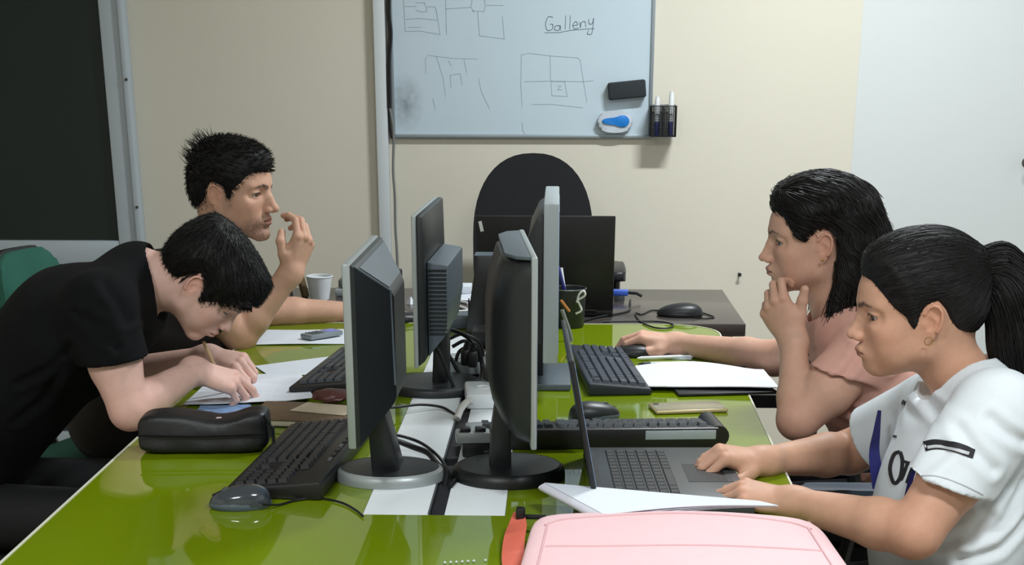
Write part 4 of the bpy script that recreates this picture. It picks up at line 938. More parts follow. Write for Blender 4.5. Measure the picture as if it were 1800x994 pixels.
# ---- head: x forward, y to the person's left, z up, origin between the ears; about 0.225 m from chin to crown
class Head:
    def __init__(s, origin, fwd, up, scale=1.0, **kw):
        f_ = Vector(fwd).normalized(); u_ = Vector(up); u_ = (u_ - f_ * u_.dot(f_)).normalized(); l_ = u_.cross(f_)
        s.R = np.array([f_, l_, u_], f32).T; s.o = np.array(origin, f32); s.s = scale
        s.p = dict(nose=0.0, nose_w=1.0, nose_z=0.0, chin=0.0, jaw=1.0, lip=1.0, brow=1.0, lid=0.5, ear=1.0, cheek=1.0, chin_z=0.0, mouth=0.0, hump=0.0, width=1.0); s.p.update(kw)
    def loc(s, P): return ((P - s.o) @ s.R) / s.s
    def wor(s, L): return (np.array(L, f32) * s.s) @ s.R.T + s.o
    def wv(s, L): return Vector(s.wor(np.array([L]))[0])
    def wd(s, L): return Vector((np.array(L, f32) @ s.R.T))
    def skull(s, L):
        Q = both(L); Q[:, 1] /= s.p['width']
        d = d_ell(Q, (-0.012, 0, 0.034), (0.098, 0.075, 0.089))
        d = smin(d, d_ell(Q, (0.028, 0, 0.030), (0.060, 0.063, 0.066)), 0.03)
        d = smin(d, d_ell(Q, (-0.045, 0, 0.005), (0.058, 0.058, 0.060)), 0.03)
        return d
    def sdf_local(s, L):
        p = s.p; Q = both(L); Q[:, 1] /= p['width']; ch = p['chin']; cz = p['chin_z']
        d = s.skull(L)
        d = smin(d, d_ell(Q, (0.034, 0, -0.030), (0.049, 0.054, 0.068)), 0.03)                       # face mass
        d = smin(d, d_rc(Q, (0.004, 0.050 * p['jaw'], -0.052), (0.070 + ch, 0.014, -0.090 + cz), 0.015, 0.014), 0.025)  # jaw
        d = smin(d, d_rc(Q, (-0.004, 0.054 * p['jaw'], -0.010), (0.004, 0.050 * p['jaw'], -0.052), 0.016, 0.015), 0.02)
        d = smin(d, d_ell(Q, (0.079 + ch, 0, -0.089 + cz), (0.0145, 0.019, 0.0150)), 0.018)             # chin
        d = smin(d, d_ell(Q, (0.050, 0.040, -0.018), (0.026, 0.022, 0.020)), 0.022)                       # cheek bone
        d = smin(d, d_ell(Q, (0.045, 0.034, -0.045), (0.028, 0.022 * p['cheek'], 0.030)), 0.02)           # cheek
        d = smin(d, d_ell(Q, (0.068, 0, -0.056), (0.0285, 0.031, 0.024)), 0.016)                          # muzzle
        d = smin(d, d_rc(Q, (0.0835, 0.010, 0.0265), (0.0680, 0.044, 0.0255), 0.0080 * p['brow'], 0.0075), 0.014)  # brow
        d = smax(d, -d_ell(Q, (0.0935, 0.0315, 0.0085), (0.0150, 0.0190, 0.0100)), 0.013)                 # eye socket
        d = smax(d, -d_ell(Q, (0.0860, 0.0540, 0.0060), (0.0190, 0.0130, 0.0120)), 0.012)                 # outer rim set back
        lid = d_ell(Q, (0.0680, 0.0315, 0.0075), (0.0142, 0.0150, 0.0140))
        lid = smin(lid, d_ell(Q, (0.0705, 0.0320, 0.0125), (0.0120, 0.0165, 0.0068)), 0.006)
        d = smin(d, lid, 0.005)
        # nose
        nz = p['nose_z']; nl = p['nose']; hm = p['hump']
        d = smin(d, d_chain(Q, [(0.0830, 0, 0.0170), (0.0925 + nl * 0.5 + hm, 0, 0.000), (0.1035 + nl, 0, -0.0215 + nz)], [0.0068, 0.0068, 0.0085 * p['nose_w']], 0.004), 0.010)
        d = smin(d, d_chain(Q, [(0.0740, 0, 0.0200), (0.0820 + nl * 0.4 + hm, 0, 0.000), (0.0900 + nl * 0.8, 0, -0.0215 + nz)], [0.0105, 0.0105, 0.0115], 0.004), 0.010)
        d = smin(d, d_ell(Q, (0.1060 + nl, 0, -0.0260 + nz), (0.0095, 0.0088 * p['nose_w'], 0.0082)), 0.006)
        d = smin(d, d_ell(Q, (0.0955 + nl * 0.6, 0.0105 * p['nose_w'], -0.0300 + nz), (0.0105, 0.0068, 0.0075)), 0.005)
        d = smax(d, -d_ell(Q, (0.1015 + nl, 0.0065, -0.0375 + nz), (0.0060, 0.0030, 0.0030)), 0.003)
        # lips
        mo = p['mouth']; lp = p['lip']
        d = smin(d, d_chain(Q, [(0.0962 + mo, 0, -0.0500), (0.0930 + mo, 0.010, -0.0515), (0.0805 + mo, 0.0225, -0.0560)], [0.0056 * lp, 0.0048 * lp, 0.0028], 0.003), 0.006)
        d = smin(d, d_chain(Q, [(0.0940 + mo, 0, -0.0625), (0.0915 + mo, 0.009, -0.0620), (0.0805 + mo, 0.0215, -0.0575)], [0.0062 * lp, 0.0055 * lp, 0.0028], 0.003), 0.006)
        d = smax(d, -d_chain(Q, [(0.1040 + mo, 0, -0.0566), (0.0980 + mo, 0.011, -0.0566), (0.0835 + mo, 0.0225, -0.0572)], [0.0018, 0.0018, 0.0012]), 0.0035)
        d = smax(d, -d_ell(Q, (0.0990 + mo, 0, -0.0745 + cz * 0.5), (0.0100, 0.0180, 0.0055)), 0.010)
        # eye opening
        op = 0.0020 + 0.0042 * p['lid']
        d = smax(d, -d_ell(Q, (0.0800, 0.0345, 0.0062), (0.0135, 0.0130, op), euler_R(0, 0, math.radians(-32))), 0.0015)
        # ears
        e = p['ear']; Rr = euler_R(math.radians(-8), math.radians(-12), math.radians(-24))
        ce = np.array((-0.012, 0.0735, -0.004), f32)
        U = ((Q - ce) @ Rr) / e
        ear = d_ell(U, (0, 0, 0.004), (0.0165, 0.0050, 0.0270)); ear = smin(ear, d_ell(U, (0.003, 0.0, -0.021), (0.0095, 0.0045, 0.0120)), 0.008)
        rim = None
        pts = []
        for i in range(11):
            a = math.radians(-30 + 22 * i); pts.append((0.0148 * math.cos(a) * -1 * -1, 0.0035, 0.005 + 0.0245 * math.sin(a)))
        pts = [(-0.0 + 0.0150 * math.cos(math.radians(a)), 0.0045, 0.005 + 0.0250 * math.sin(math.radians(a))) for a in (20, 50, 80, 110, 140, 170, 200, 225)]
        ear = smin(ear, d_chain(U, pts, [0.0030] * 8), 0.003)
        ear = smax(ear, -d_ell(U, (0.003, 0.0070, -0.002), (0.0075, 0.0060, 0.0115)), 0.004)
        ear = smax(ear, -d_ell(U, (-0.003, 0.0065, 0.016), (0.0075, 0.0042, 0.0085)), 0.004)
        ear = smin(ear, d_ell(U, (0.0115, 0.002, -0.006), (0.0040, 0.0040, 0.0060)), 0.004)
        d = smin(d, ear * e, 0.006)
        return d
    def sdf(s, P): return s.sdf_local(s.loc(P)) * s.s
    def paint(s, P, skin, lips, brow, stubble=0.0, blush=0.25, brow_thick=1.0, brow_z=0.0, lash=0.9):
        """skin colour: lips, darker mouth line, brows, stubble, lash line, darker under-eyes"""
        L = s.loc(P.astype(f32)); Q = both(L); Q[:, 1] /= s.p['width']
        C_ = np.tile(np.array(skin, f32), (len(P), 1))
        def blend(col, wgt):
            nonlocal C_
            C_ = C_ * (1 - wgt[:, None]) + np.array(col, f32) * wgt[:, None]
        def soft(d, w_): return np.clip(0.5 - d / w_, 0, 1)
        red = np.array(skin) * np.array((1.06, 0.80, 0.76))
        front = np.clip((L[:, 0] - 0.02) / 0.03, 0, 1)
        blend(red, blush * soft(d_ell(Q, (0.06, 0.042, -0.025), (0.03, 0.03, 0.022)), 0.03) )
        blend(red, 0.6 * blush * soft(d_ell(Q, (0.105, 0, -0.028), (0.016, 0.016, 0.012)), 0.012))
        blend(red, 1.6 * blush * soft(d_ell(Q, (-0.010, 0.082, 0.0), (0.022, 0.014, 0.034)), 0.01))
        mo = s.p['mouth']
        lipd = np.minimum(d_chain(Q, [(0.0990 + mo, 0, -0.0512), (0.0950 + mo, 0.010, -0.0525), (0.0825 + mo, 0.0215, -0.0562)], [0.0052, 0.0045, 0.0015]), d_chain(Q, [(0.0970 + mo, 0, -0.0618), (0.0940 + mo, 0.009, -0.0612), (0.0825 + mo, 0.0205, -0.0578)], [0.0058, 0.0050, 0.0015]))
        blend(lips, 0.85 * soft(lipd, 0.0035))
        blend(np.array(lips) * 0.35, 0.8 * soft(d_chain(Q, [(0.1000 + mo, 0, -0.0566), (0.0945 + mo, 0.011, -0.0566), (0.0830 + mo, 0.0215, -0.0572)], [0.0012] * 3), 0.0025))  # darker line along the slit between the lips
        nz_ = np.array([noise.noise(Vector((float(a) * 260, float(b) * 260, float(c) * 120))) for a, b, c in L[front > 0.5]]) if (front > 0.5).any() else np.zeros(0)
        nn = np.zeros(len(L)); nn[front > 0.5] = nz_
        if stubble:
            st = soft(d_ell(Q, (0.055, 0.0, -0.075), (0.060, 0.058, 0.032)), 0.02) * (1 - soft(lipd, 0.003)); st = np.maximum(st, 0.9 * soft(d_chain(Q, [(0.100, 0, -0.0425), (0.088, 0.018, -0.047), (0.080, 0.027, -0.062)], [0.0065, 0.006, 0.005]), 0.006) * (1 - soft(lipd, 0.003)))
            st = np.maximum(st, 0.7 * soft(d_chain(Q, [(0.018, 0.066, 0.01), (0.012, 0.062, -0.045), (0.05, 0.035, -0.085)], [0.012, 0.012, 0.014]), 0.012))
            blend((0.045, 0.036, 0.032), stubble * st * np.clip(0.75 + 0.6 * nn, 0, 1))
        bz = 0.0245 + brow_z
        Qf = Q * np.array((0, 1, 1), f32)
        bd = d_chain(Qf, [(0, 0.0105, bz - 0.001), (0, 0.026, bz + 0.0040), (0, 0.044, bz + 0.0005)], [0.0036 * brow_thick, 0.0034 * brow_thick, 0.0014])
        blend(brow, 0.95 * soft(bd, 0.004) * np.clip(0.85 + 0.5 * nn, 0, 1) * (L[:, 0] > 0.05))
        op = 0.0020 + 0.0042 * s.p['lid']
        ed = np.abs(d_ell(Q[:, [0, 1, 2]] * np.array((0, 1, 1), f32) + np.array((0.0835, 0, 0), f32), (0.0835, 0.0320, 0.0066), (0.02, 0.0128, op + 0.0006)))
        up_ = np.clip((L[:, 2] - 0.0045) / 0.003, 0.25, 1)
        blend((0.012, 0.009, 0.008), lash * soft(ed - 0.0013, 0.0014) * up_ * (L[:, 0] > 0.060))
        blend(np.array(skin) * np.array((0.74, 0.62, 0.58)), 0.35 * soft(d_ell(Q, (0.082, 0.031, -0.002), (0.02, 0.016, 0.006)), 0.008))  # darker tone just below the eyes
        return C_
    def eyes(s, person, gaze=(1, 0, 0), iris=(0.07, 0.035, 0.018)):
        g = Vector(gaze).normalized()
        for sd in (1, -1):
            V = []; Q = []; nu, nv = 24, 20
            rot = Vector((1, 0, 0)).rotation_difference(g)
            mb = MB(); bmesh.ops.create_uvsphere(mb.bm, u_segments=28, v_segments=24, radius=0.0118)
            for v in mb.bm.verts: v.co = Matrix.Rotation(math.pi / 2, 3, 'Y') @ v.co
            me = bpy.data.meshes.new('eye'); mb.bm.to_mesh(me); mb.bm.free(); me.shade_smooth()
            co = np.array([v.co for v in me.vertices]); cg = co @ np.array(g) / 0.0118; ang = np.degrees(np.arccos(np.clip(cg, -1, 1)))
            C4 = np.ones((len(co), 4), f32); C4[:, :3] = (0.36, 0.33, 0.31)
            C4[ang < 43, :3] = (0.02, 0.012, 0.01); C4[ang < 39, :3] = iris; C4[ang < 17, :3] = (0.004, 0.004, 0.004)
            at = me.color_attributes.new('Col', 'FLOAT_COLOR', 'POINT'); at.data.foreach_set('color', C4.ravel())
            c = s.wor(np.array([(0.0682, sd * 0.0315 * s.p['width'], 0.0068)]))[0]
            M = np.array([list(s.R[i] * s.s) for i in range(3)])
            for v in me.vertices: v.co = Vector(M @ np.array(v.co) + c)
            link('eye', me, mat('eye_surface', (0.8, 0.8, 0.8), 0.08, vcol='Col', var=0.0, coat=0.5), person)
# ---- hand: local x along the fingers, y to the thumb side, z out of the back of the hand; 0.18 m long
class Hand:
    def __init__(s, wrist, along, back, side, curl=(20, 20, 20, 20), mid=(25, 25, 25, 25), tip=(15, 15, 15, 15), spread=(6, 2, -3, -9), thumb=((0.035, 0.036, -0.012), (0.060, 0.052, -0.020), (0.083, 0.060, -0.024)), scale=1.0):
        """side +1: thumb on +y as seen; along = direction to the knuckles, back = direction of the back of the hand"""
        a = Vector(along).normalized(); b = Vector(back); b = (b - a * b.dot(a)).normalized(); t = b.cross(a) * side
        s.R = np.array([a, t, b], f32).T; s.o = np.array(wrist, f32); s.s = scale; s.side = side
        s.mcp = [(0.088, 0.027, 0.000), (0.092, 0.008, 0.003), (0.087, -0.011, 0.002), (0.078, -0.028, -0.003)]
        ln = [(0.040, 0.025, 0.020), (0.044, 0.029, 0.021), (0.041, 0.027, 0.021), (0.032, 0.020, 0.018)]
        s.fing = []
        for i in range(4):
            p = np.array(s.mcp[i]); ps = [p]; ang = 0
            for j, (l, c) in enumerate(zip(ln[i], (curl[i], mid[i], tip[i]))):
                ang += math.radians(c); sp = math.radians(spread[i])
                dv = np.array((math.cos(ang) * math.cos(sp), math.cos(ang) * math.sin(sp) if j == 0 else math.cos(ang) * math.sin(sp) * 0.8, -math.sin(ang)))
                p = p + dv * l; ps.append(p)
            s.fing.append(ps)
        s.thumb = [np.array((0.014, 0.016, -0.004))] + [np.array(t_) for t_ in thumb]
    def wv(s, L): return Vector((np.array(L, f32) * s.s) @ s.R.T + s.o)
    def tip(s, i): return s.wv(s.fing[i][-1])
    def sdf(s, P):
        L = ((P - s.o) @ s.R) / s.s
        d = None
        for i, m_ in enumerate(s.mcp):
            y0 = (0.011, 0.004, -0.004, -0.011)[i]
            e = d_rc(L, (-0.004, y0, 0.0), (m_[0] * 0.96, m_[1], m_[2] - 0.003), 0.0165, 0.0108); d = e if d is None else smin(d, e, 0.014)
        d = smin(d, d_ell(L, (0.050, -0.006, -0.006), (0.042, 0.030, 0.0125)), 0.010)
        d = smin(d, d_rc(L, (-0.014, 0.002, 0), (0.0, 0.0, 0), 0.0212, 0.0205), 0.02)
        th = d_chain(L, s.thumb, [0.0150, 0.0125, 0.0100, 0.0082], 0.006)
        d = smin(d, th, 0.012)
        d = smin(d, d_rc(L, s.thumb[1] * 0.8 + np.array((0.0, 0, 0)), (0.072, 0.020, -0.004), 0.008, 0.007), 0.014)
        rr = [(0.0098, 0.0088, 0.0078, 0.0066), (0.0100, 0.0090, 0.0080, 0.0067), (0.0095, 0.0085, 0.0075, 0.0064), (0.0085, 0.0074, 0.0066, 0.0058)]
        fd = None
        for ps, r_ in zip(s.fing, rr):
            e = d_chain(L, ps, r_, 0.002)
            d_k = smin(d, e, 0.008)
            fd = d_k if fd is None else smin(fd, d_k, 0.0015)
        return fd * s.s
    def box(s, pad=0.02):
        pts = [s.wv(p) for ps in s.fing for p in ps] + [s.wv(p) for p in s.thumb] + [s.wv((-0.02, 0, 0))]
        A = np.array(pts); return A.min(0) - pad, A.max(0) + pad
def cull(fn, pts, pad):
    """a field that is only worked out near its own bounding box"""
    A = np.array([list(p) for p in pts]); lo = A.min(0) - pad; hi = A.max(0) + pad
    def g(P):
        q_ = np.maximum(np.maximum(lo - P, P - hi), 0); out = np.sqrt((q_ * q_).sum(1)) + 0.02
        m_ = out < 0.06 + 1e-6
        if m_.any(): out[m_] = fn(P[m_])
        return out
    return g
def strands(name, roots, dirs, sdf, length, steps, rad, m, parent, off=0.001, lift=0.0, wob=0.0, seed=1, free_from=2.0, flow=None, gravity=0.0, clump=0.0, grav_dir=(0, 0, -1)):
    """hair strands that follow a flow over a surface: thin three-sided tapering tubes, all in one mesh"""
    rng = np.random.default_rng(seed); n = len(roots)
    P = roots.astype(np.float64).copy(); D = dirs / (np.linalg.norm(dirs, axis=1, keepdims=True) + 1e-9)
    Ls = np.broadcast_to(np.asarray(length, float), (n,)) * rng.uniform(0.75, 1.2, n); st = (Ls / steps)[:, None]
    path = [P.copy()]; ph = rng.uniform(0, 6.28, (n, 3)); offs = off * rng.uniform(0.3, 1.6, n)
    for k in range(steps):
        if flow is not None:
            D = 0.35 * D + 0.65 * flow(P); D /= np.linalg.norm(D, axis=1, keepdims=True) + 1e-9
        if wob: D = D + wob * np.sin(ph + k * np.array((0.9, 1.3, 1.1))); D /= np.linalg.norm(D, axis=1, keepdims=True)
        if gravity: D = D + gravity * np.array(grav_dir); D /= np.linalg.norm(D, axis=1, keepdims=True)
        P = P + D * st
        g = grad(sdf, P); dd = sdf(P.astype(f32))
        tgt = offs + lift * (k / steps) ** 1.5
        if k < free_from * steps: P = P - g * (dd - tgt)[:, None] * 0.9
        else:
            m_ = dd < tgt; P[m_] -= (g * (dd - tgt)[:, None])[m_]
        path.append(P.copy())
    path = np.array(path)                       # steps+1, n, 3
    T = np.gradient(path, axis=0); T /= np.linalg.norm(T, axis=2, keepdims=True) + 1e-9
    ref = rng.normal(size=(1, n, 3)); A = np.cross(T, ref); A /= np.linalg.norm(A, axis=2, keepdims=True) + 1e-9; B = np.cross(T, A)
    tt = np.linspace(0, 1, steps + 1)[:, None, None]; rr = rad * (1 - 0.8 * tt ** 2) * rng.uniform(0.7, 1.3, (1, n, 1))
    ring = [path + rr * (A * math.cos(a) + B * math.sin(a)) for a in (0, 2.0944, 4.18879)]
    V = np.stack(ring, 2).reshape(-1, 3)         # index = (k*n + i)*3 + c
    k_, i_, c_ = np.meshgrid(np.arange(steps), np.arange(n), np.arange(3), indexing='ij')
    a = (k_ * n + i_) * 3 + c_; b = (k_ * n + i_) * 3 + (c_ + 1) % 3; c2 = ((k_ + 1) * n + i_) * 3 + (c_ + 1) % 3; d2 = ((k_ + 1) * n + i_) * 3 + c_
    Q = np.stack([a, b, c2, d2], -1).reshape(-1, 4)
    ob = link(name, np_mesh(name, V, Q), m, parent); ob['kind'] = 'stuff'; return ob
def sample_mesh(ob, n, seed, keep=None):
    me = ob.data; V = np.empty(len(me.vertices) * 3, f32); me.vertices.foreach_get('co', V); V = V.reshape(-1, 3)
    if keep is not None: V = V[keep(V)]
    rng = np.random.default_rng(seed); return V[rng.integers(0, len(V), n)] + rng.normal(0, 0.0008, (n, 3))
# ================================================================== the people
def np3(v): return np.array(list(v), f32)
def poly_sd(x, z, poly):
    """signed distance to a polygon in the (x, z) plane, negative inside"""
    d = np.full(len(x), 1e9, f32); s = np.ones(len(x), f32); n = len(poly)
    for i in range(n):
        ax, az = poly[i]; bx_, bz = poly[i - 1]; ex, ez = bx_ - ax, bz - az; wx, wz = x - ax, z - az
        t = np.clip((wx * ex + wz * ez) / (ex * ex + ez * ez), 0, 1); d = np.minimum(d, (wx - ex * t) ** 2 + (wz - ez * t) ** 2)
        c1 = z >= az; c2 = z < bz; c3 = ex * wz > ez * wx
        s = np.where((c1 & c2 & c3) | (~c1 & ~c2 & ~c3), -s, s)
    return s * np.sqrt(d)
def head_at(px, py, Y, fwd, up, side, **kw):
    """place a head so that its ear on the given side (+1 left) is seen at the pixel, at depth Y"""
    H = Head((0, 0, 0), fwd, up, **kw)
    e = H.wor(np.array([(-0.012, side * 0.078 * H.p['width'], -0.004)]))[0]
    H.o = np3(aty(px, py, Y)) - e
    return H
def torso_field(pts, rs, yc, sq=0.62):
    S = np.array((1, sq, 1), f32); pp = [np3((p[0], (p[1] - yc), p[2])) * S for p in pts]
    def g(P):
        Q = (P - np.array((0, yc, 0), f32)) * S
        return d_chain(Q, pp, rs, 0.06) * 0.9
    return g
def person(label, H, skin, lips, J, hands, shirt_m, shirt_label, torso, tr_r, neck_r, arm_r, sleeve_f, sleeve_r, paint_kw, folds=(), pants=rgb(24, 26, 34), shoe=rgb(40, 40, 42), noise_amp=0.002, hair=None, sleeve_cut=None, collar=0.006, sq=0.62):
    yc = J['neck'].y
    t = thing('person', label, 'person', (J['pelvis'].x, J['pelvis'].y, 0), 0)
    inv = Vector(t.location)
    sh, el, wr = {}, {}, {}
    tors = torso_field(torso, [r_ - 0.016 for r_ in tr_r], yc, sq)
    arms = []
    for s_ in 'LR':
        S_, E_, W_ = J['s' + s_], J['e' + s_], J['w' + s_]
        mid = S_.lerp(E_, 0.55); fm = E_.lerp(W_, 0.28)
        pts = [S_, mid, E_, fm, W_]; rs = [arm_r[0], arm_r[1], arm_r[2], arm_r[3], arm_r[4]]
        arms.append((cull(lambda P, pts=pts, rs=rs: d_chain(P, pts, rs, 0.012), pts, 0.09), s_))
    hd = cull(H.sdf, [H.wv(c) for c in ((0.13, 0.1, 0.14), (-0.13, -0.1, -0.13), (0.13, -0.1, -0.13), (-0.13, 0.1, 0.14), (0.13, 0.1, -0.13), (-0.13, -0.1, 0.14))], 0.02)
    n0 = H.wv((-0.022, 0, -0.035)); n1 = J['neck']
    hfs = {k: cull(h.sdf, [Vector(v) for v in h.box(0.0)], 0.02) for k, h in hands.items()}
    legs = []
    for s_ in 'LR':
        legs.append(([J['hip' + s_], J['knee' + s_], J['ank' + s_]], [0.078, 0.056, 0.042]))
    nlow = n1 - (n0 - n1).normalized() * 0.02
    def body(P):
        d = hd(P)
        d = smin(d, d_rc(P, n0, n1, neck_r, neck_r * 1.08), 0.030)
        d = smin(d, tors(P), 0.03)
        d = smin(d, d_rc(P, J['sL'], nlow, arm_r[0], arm_r[0] - 0.006), 0.03); d = smin(d, d_rc(P, J['sR'], nlow, arm_r[0], arm_r[0] - 0.006), 0.03)
        for a, s_ in arms:
            q_ = a(P)
            if s_ in hfs: q_ = smin(q_, hfs[s_](P), 0.016)
            d = np.minimum(d, q_) if False else smin(d, q_, 0.006)
        return d
    allp = [J[k] for k in J if k[0] in 'sewn' ] + list(torso)
    A = np.array([list(p) for p in allp]); lo = A.min(0) - 0.20; hi = A.max(0) + 0.20
    hb = [H.wv(c) for c in ((0.125, 0.09, 0.13), (-0.12, -0.09, -0.115), (0.125, -0.09, -0.115), (-0.12, 0.09, 0.13), (0.125, 0.09, -0.115), (-0.12, -0.09, 0.13), (0.125, -0.09, 0.13), (-0.12, 0.09, -0.115))]
    hb = np.array([list(p) for p in hb]); lo = np.minimum(lo, hb.min(0) - 0.01); hi = np.maximum(hi, hb.max(0) + 0.01)
    fine = [(hb.min(0), hb.max(0), 0.0018)] + [(*h.box(0.018), 0.0018) for h in hands.values()]
    hl = [J['w' + k] for k in hands]
    def colour(V):
        C_ = H.paint(V, skin, lips, **paint_kw)
        # rosier knuckles, finger tips and elbows
        red = np.array(skin) * np.array((1.04, 0.84, 0.80))
        for h in hands.values():
            L = ((V - h.o) @ h.R) / h.s
            m_ = (np.abs(L) < 0.16).all(1)
            if not m_.any(): continue
            w_ = np.zeros(len(V))
            for ps in h.fing:
                w_[m_] = np.maximum(w_[m_], np.clip(1 - np.linalg.norm(L[m_] - ps[-1], axis=1) / 0.018, 0, 1)); w_[m_] = np.maximum(w_[m_], 0.6 * np.clip(1 - np.linalg.norm(L[m_] - (ps[0] + np.array((0, 0, 0.008))), axis=1) / 0.014, 0, 1))
            C_ = C_ * (1 - 0.6 * w_[:, None]) + red * 0.6 * w_[:, None]
        for s_ in 'LR':
            w_ = 0.5 * np.clip(1 - np.linalg.norm(V - np3(J['e' + s_]), axis=1) / 0.07, 0, 1); C_ = C_ * (1 - w_[:, None]) + red * w_[:, None]
        return C_
    m_skin = mat('skin', (1, 1, 1), 0.55, vcol='Col', var=0.09, scale=70, sss=0.10, bump=0.10, bscale=420, spec=0.3)
    bo = field_mesh('body', body, (lo, hi, 0.0055), fine, colour, m_skin, None)
    # ---- shirt
    shs = torso_field(torso, tr_r, yc, sq); sleeves = []
    for s_ in 'LR':
        S_, E_ = J['s' + s_], J['e' + s_]; f_ = sleeve_f[s_]; hem = S_.lerp(E_, f_); dv = (E_ - S_).normalized()
        cutn = (sleeve_cut or {}).get(s_, dv); cutn = Vector(cutn).normalized()
        sleeves.append((np3(S_), np3(hem), np3(cutn), sleeve_r[0], sleeve_r[1], np3(dv)))
    nd = (n0 - n1).normalized()
    def shirt(P):
        d = shs(P)
        d = smin(d, d_rc(P, J['sL'], n1, sleeve_r[0] * 0.92, 0.058), 0.05); d = smin(d, d_rc(P, J['sR'], n1, sleeve_r[0] * 0.92, 0.058), 0.05)
        for S_, hem, cn, r0, r1, dv in sleeves:
            q_ = d_rc(P, S_, hem + dv * 0.04, r0, r1)
            q_ = smax(q_, (P - hem) @ cn, 0.004)
            q_ = smax(q_, -d_rc(P, hem - dv * 0.05, hem + dv * 0.08, r1 - 0.012, r1 - 0.004), 0.003)
            d = smin(d, q_, 0.018)
        d = smax(d, -d_rc(P, n1 + nd * 0.002, n1 + nd * 0.10, neck_r * 1.08 + collar, neck_r * 1.2 + collar + 0.02), 0.006)
        return d
    F3 = []
    for pts, wd, dep in folds:
        F3.append(([np3(p) for p in pts], wd, dep))
    def disp(V):
        o_ = np.zeros(len(V))
        for pts, wd, dep in F3:
            dd = np.full(len(V), 9.0)
            for a, b in zip(pts, pts[1:]):
                ab = (b - a)[[0, 2]]; t_ = np.clip(((V[:, [0, 2]] - a[[0, 2]]) @ ab) / (ab @ ab + 1e-9), 0, 1)
                dd = np.minimum(dd, np.linalg.norm(V[:, [0, 2]] - a[[0, 2]] - t_[:, None] * ab, axis=1))
            near = V[:, 1] < yc + 0.05
            o_ += near * (-dep * np.exp(-(dd / wd) ** 2) + 0.6 * dep * np.exp(-((dd - 1.9 * wd) / wd) ** 2))
        nz_ = np.array([noise.noise(Vector((float(a) * 11, float(b) * 11, float(c) * 9))) for a, b, c in V])
        return o_ + noise_amp * nz_
    A = np.array([list(p) for p in [J['sL'], J['sR'], J['neck']] + list(torso)] + [list(s_[1]) for s_ in sleeves]); 
    so = field_mesh('shirt', shirt, (A.min(0) - 0.19, A.max(0) + 0.19, 0.0042), (), None, shirt_m, t, disp)
    so['label'] = shirt_label
    # ---- trousers and shoes (under the table)
    def tro(P):
        d = None
        for pts, rs in legs:
            e = d_chain(P, pts, rs, 0.03); d = e if d is None else smin(d, e, 0.03)
        e = d_ell(P, J['pelvis'], (0.14, 0.17, 0.11)); return smin(d, e, 0.05)
    A = np.array([list(p) for pts, _ in legs for p in pts])
    field_mesh('trousers', tro, (A.min(0) - 0.18, A.max(0) + 0.18, 0.010), (), None, mat('trousers_%d' % len(MATS), pants, 0.8, var=0.1, bump=0.2, bscale=300), t)
    for pts, rs in legs:
        a = pts[-1]; f_ = Vector((H.R[0, 0], 0, 0)); f_ = f_.normalized() if f_.length > 0.01 else Vector((1, 0, 0)); f_ = Vector((1 if J['kneeL'].x > J['hipL'].x else -1, 0, 0))
        toe = Vector((a.x, a.y, 0.040)) + f_ * 0.16; heel = Vector((a.x, a.y, 0.045)) - f_ * 0.04
        fn = lambda P, a=a, toe=toe, heel=heel: smax(smin(d_rc(P, heel, toe, 0.044, 0.036), d_rc(P, heel + f_ * 0.03, Vector((a.x, a.y, 0.09)), 0.042, 0.044), 0.03), 0.002 - P[:, 2], 0.004)
        lo = np.minimum(np3(heel), np3(toe)) - 0.08; hi = np.maximum(np3(heel), np3(toe)) + 0.1
        field_mesh('shoe', fn, (lo, hi, 0.009), (), None, mat('shoe_%d' % len(MATS), shoe, 0.5), t)
    bo.parent = t
    H.eyes(t, paint_kw_gaze.get(label, (1, 0, 0)))
    return t, H, body, shirt, so, bo
paint_kw_gaze = {}
def settle(t):
    """parts were modelled in room coordinates: keep them there under the person's own empty"""
    inv = Matrix.Translation(-Vector(t.location))
    for c in t.children:
        c.data.transform(inv)
        for g in c.children: g.data.transform(inv)
m_hair = mat('hair_black', (0.0070, 0.006, 0.0058), 0.55, var=0.3, scale=150, spec=0.28)
m_hair2 = mat('hair_brown_black', (0.009, 0.007, 0.0062), 0.50, var=0.3, scale=150, spec=0.32)
def hair_cap(H, poly, thick, extra=None, box_pad=0.05, h=0.0028, t=None, m=None, k=0.008, name='hair'):
    def f(P):
        L = H.loc(P); sd = poly_sd(L[:, 0], L[:, 2], poly); d = smax(H.skull(L) - thick(L) * np.clip(-sd / 0.035, 0.12, 1) ** 0.6, sd, k) * H.s
        if extra is not None: d = extra(P, L, d)
        return d
    pts = np.array([list(H.wv(c)) for c in ((0.13, 0.1, 0.15), (-0.13, -0.1, -0.12), (0.13, -0.1, -0.12), (-0.13, 0.1, 0.15), (0.13, 0.1, -0.12), (-0.13, -0.1, 0.15), (0.13, -0.1, 0.15), (-0.13, 0.1, -0.12))])
    lo, hi = pts.min(0), pts.max(0)
    if isinstance(box_pad, tuple): lo = np.minimum(lo, np.array(box_pad[0])); hi = np.maximum(hi, np.array(box_pad[1]))
    ob = field_mesh(name, f, (lo, hi, h), (), None, m or m_hair, t)
    return f, ob
# depth of each sitter
YB, YM, YW, YG = 2.94, 3.66, 3.04, 2.31
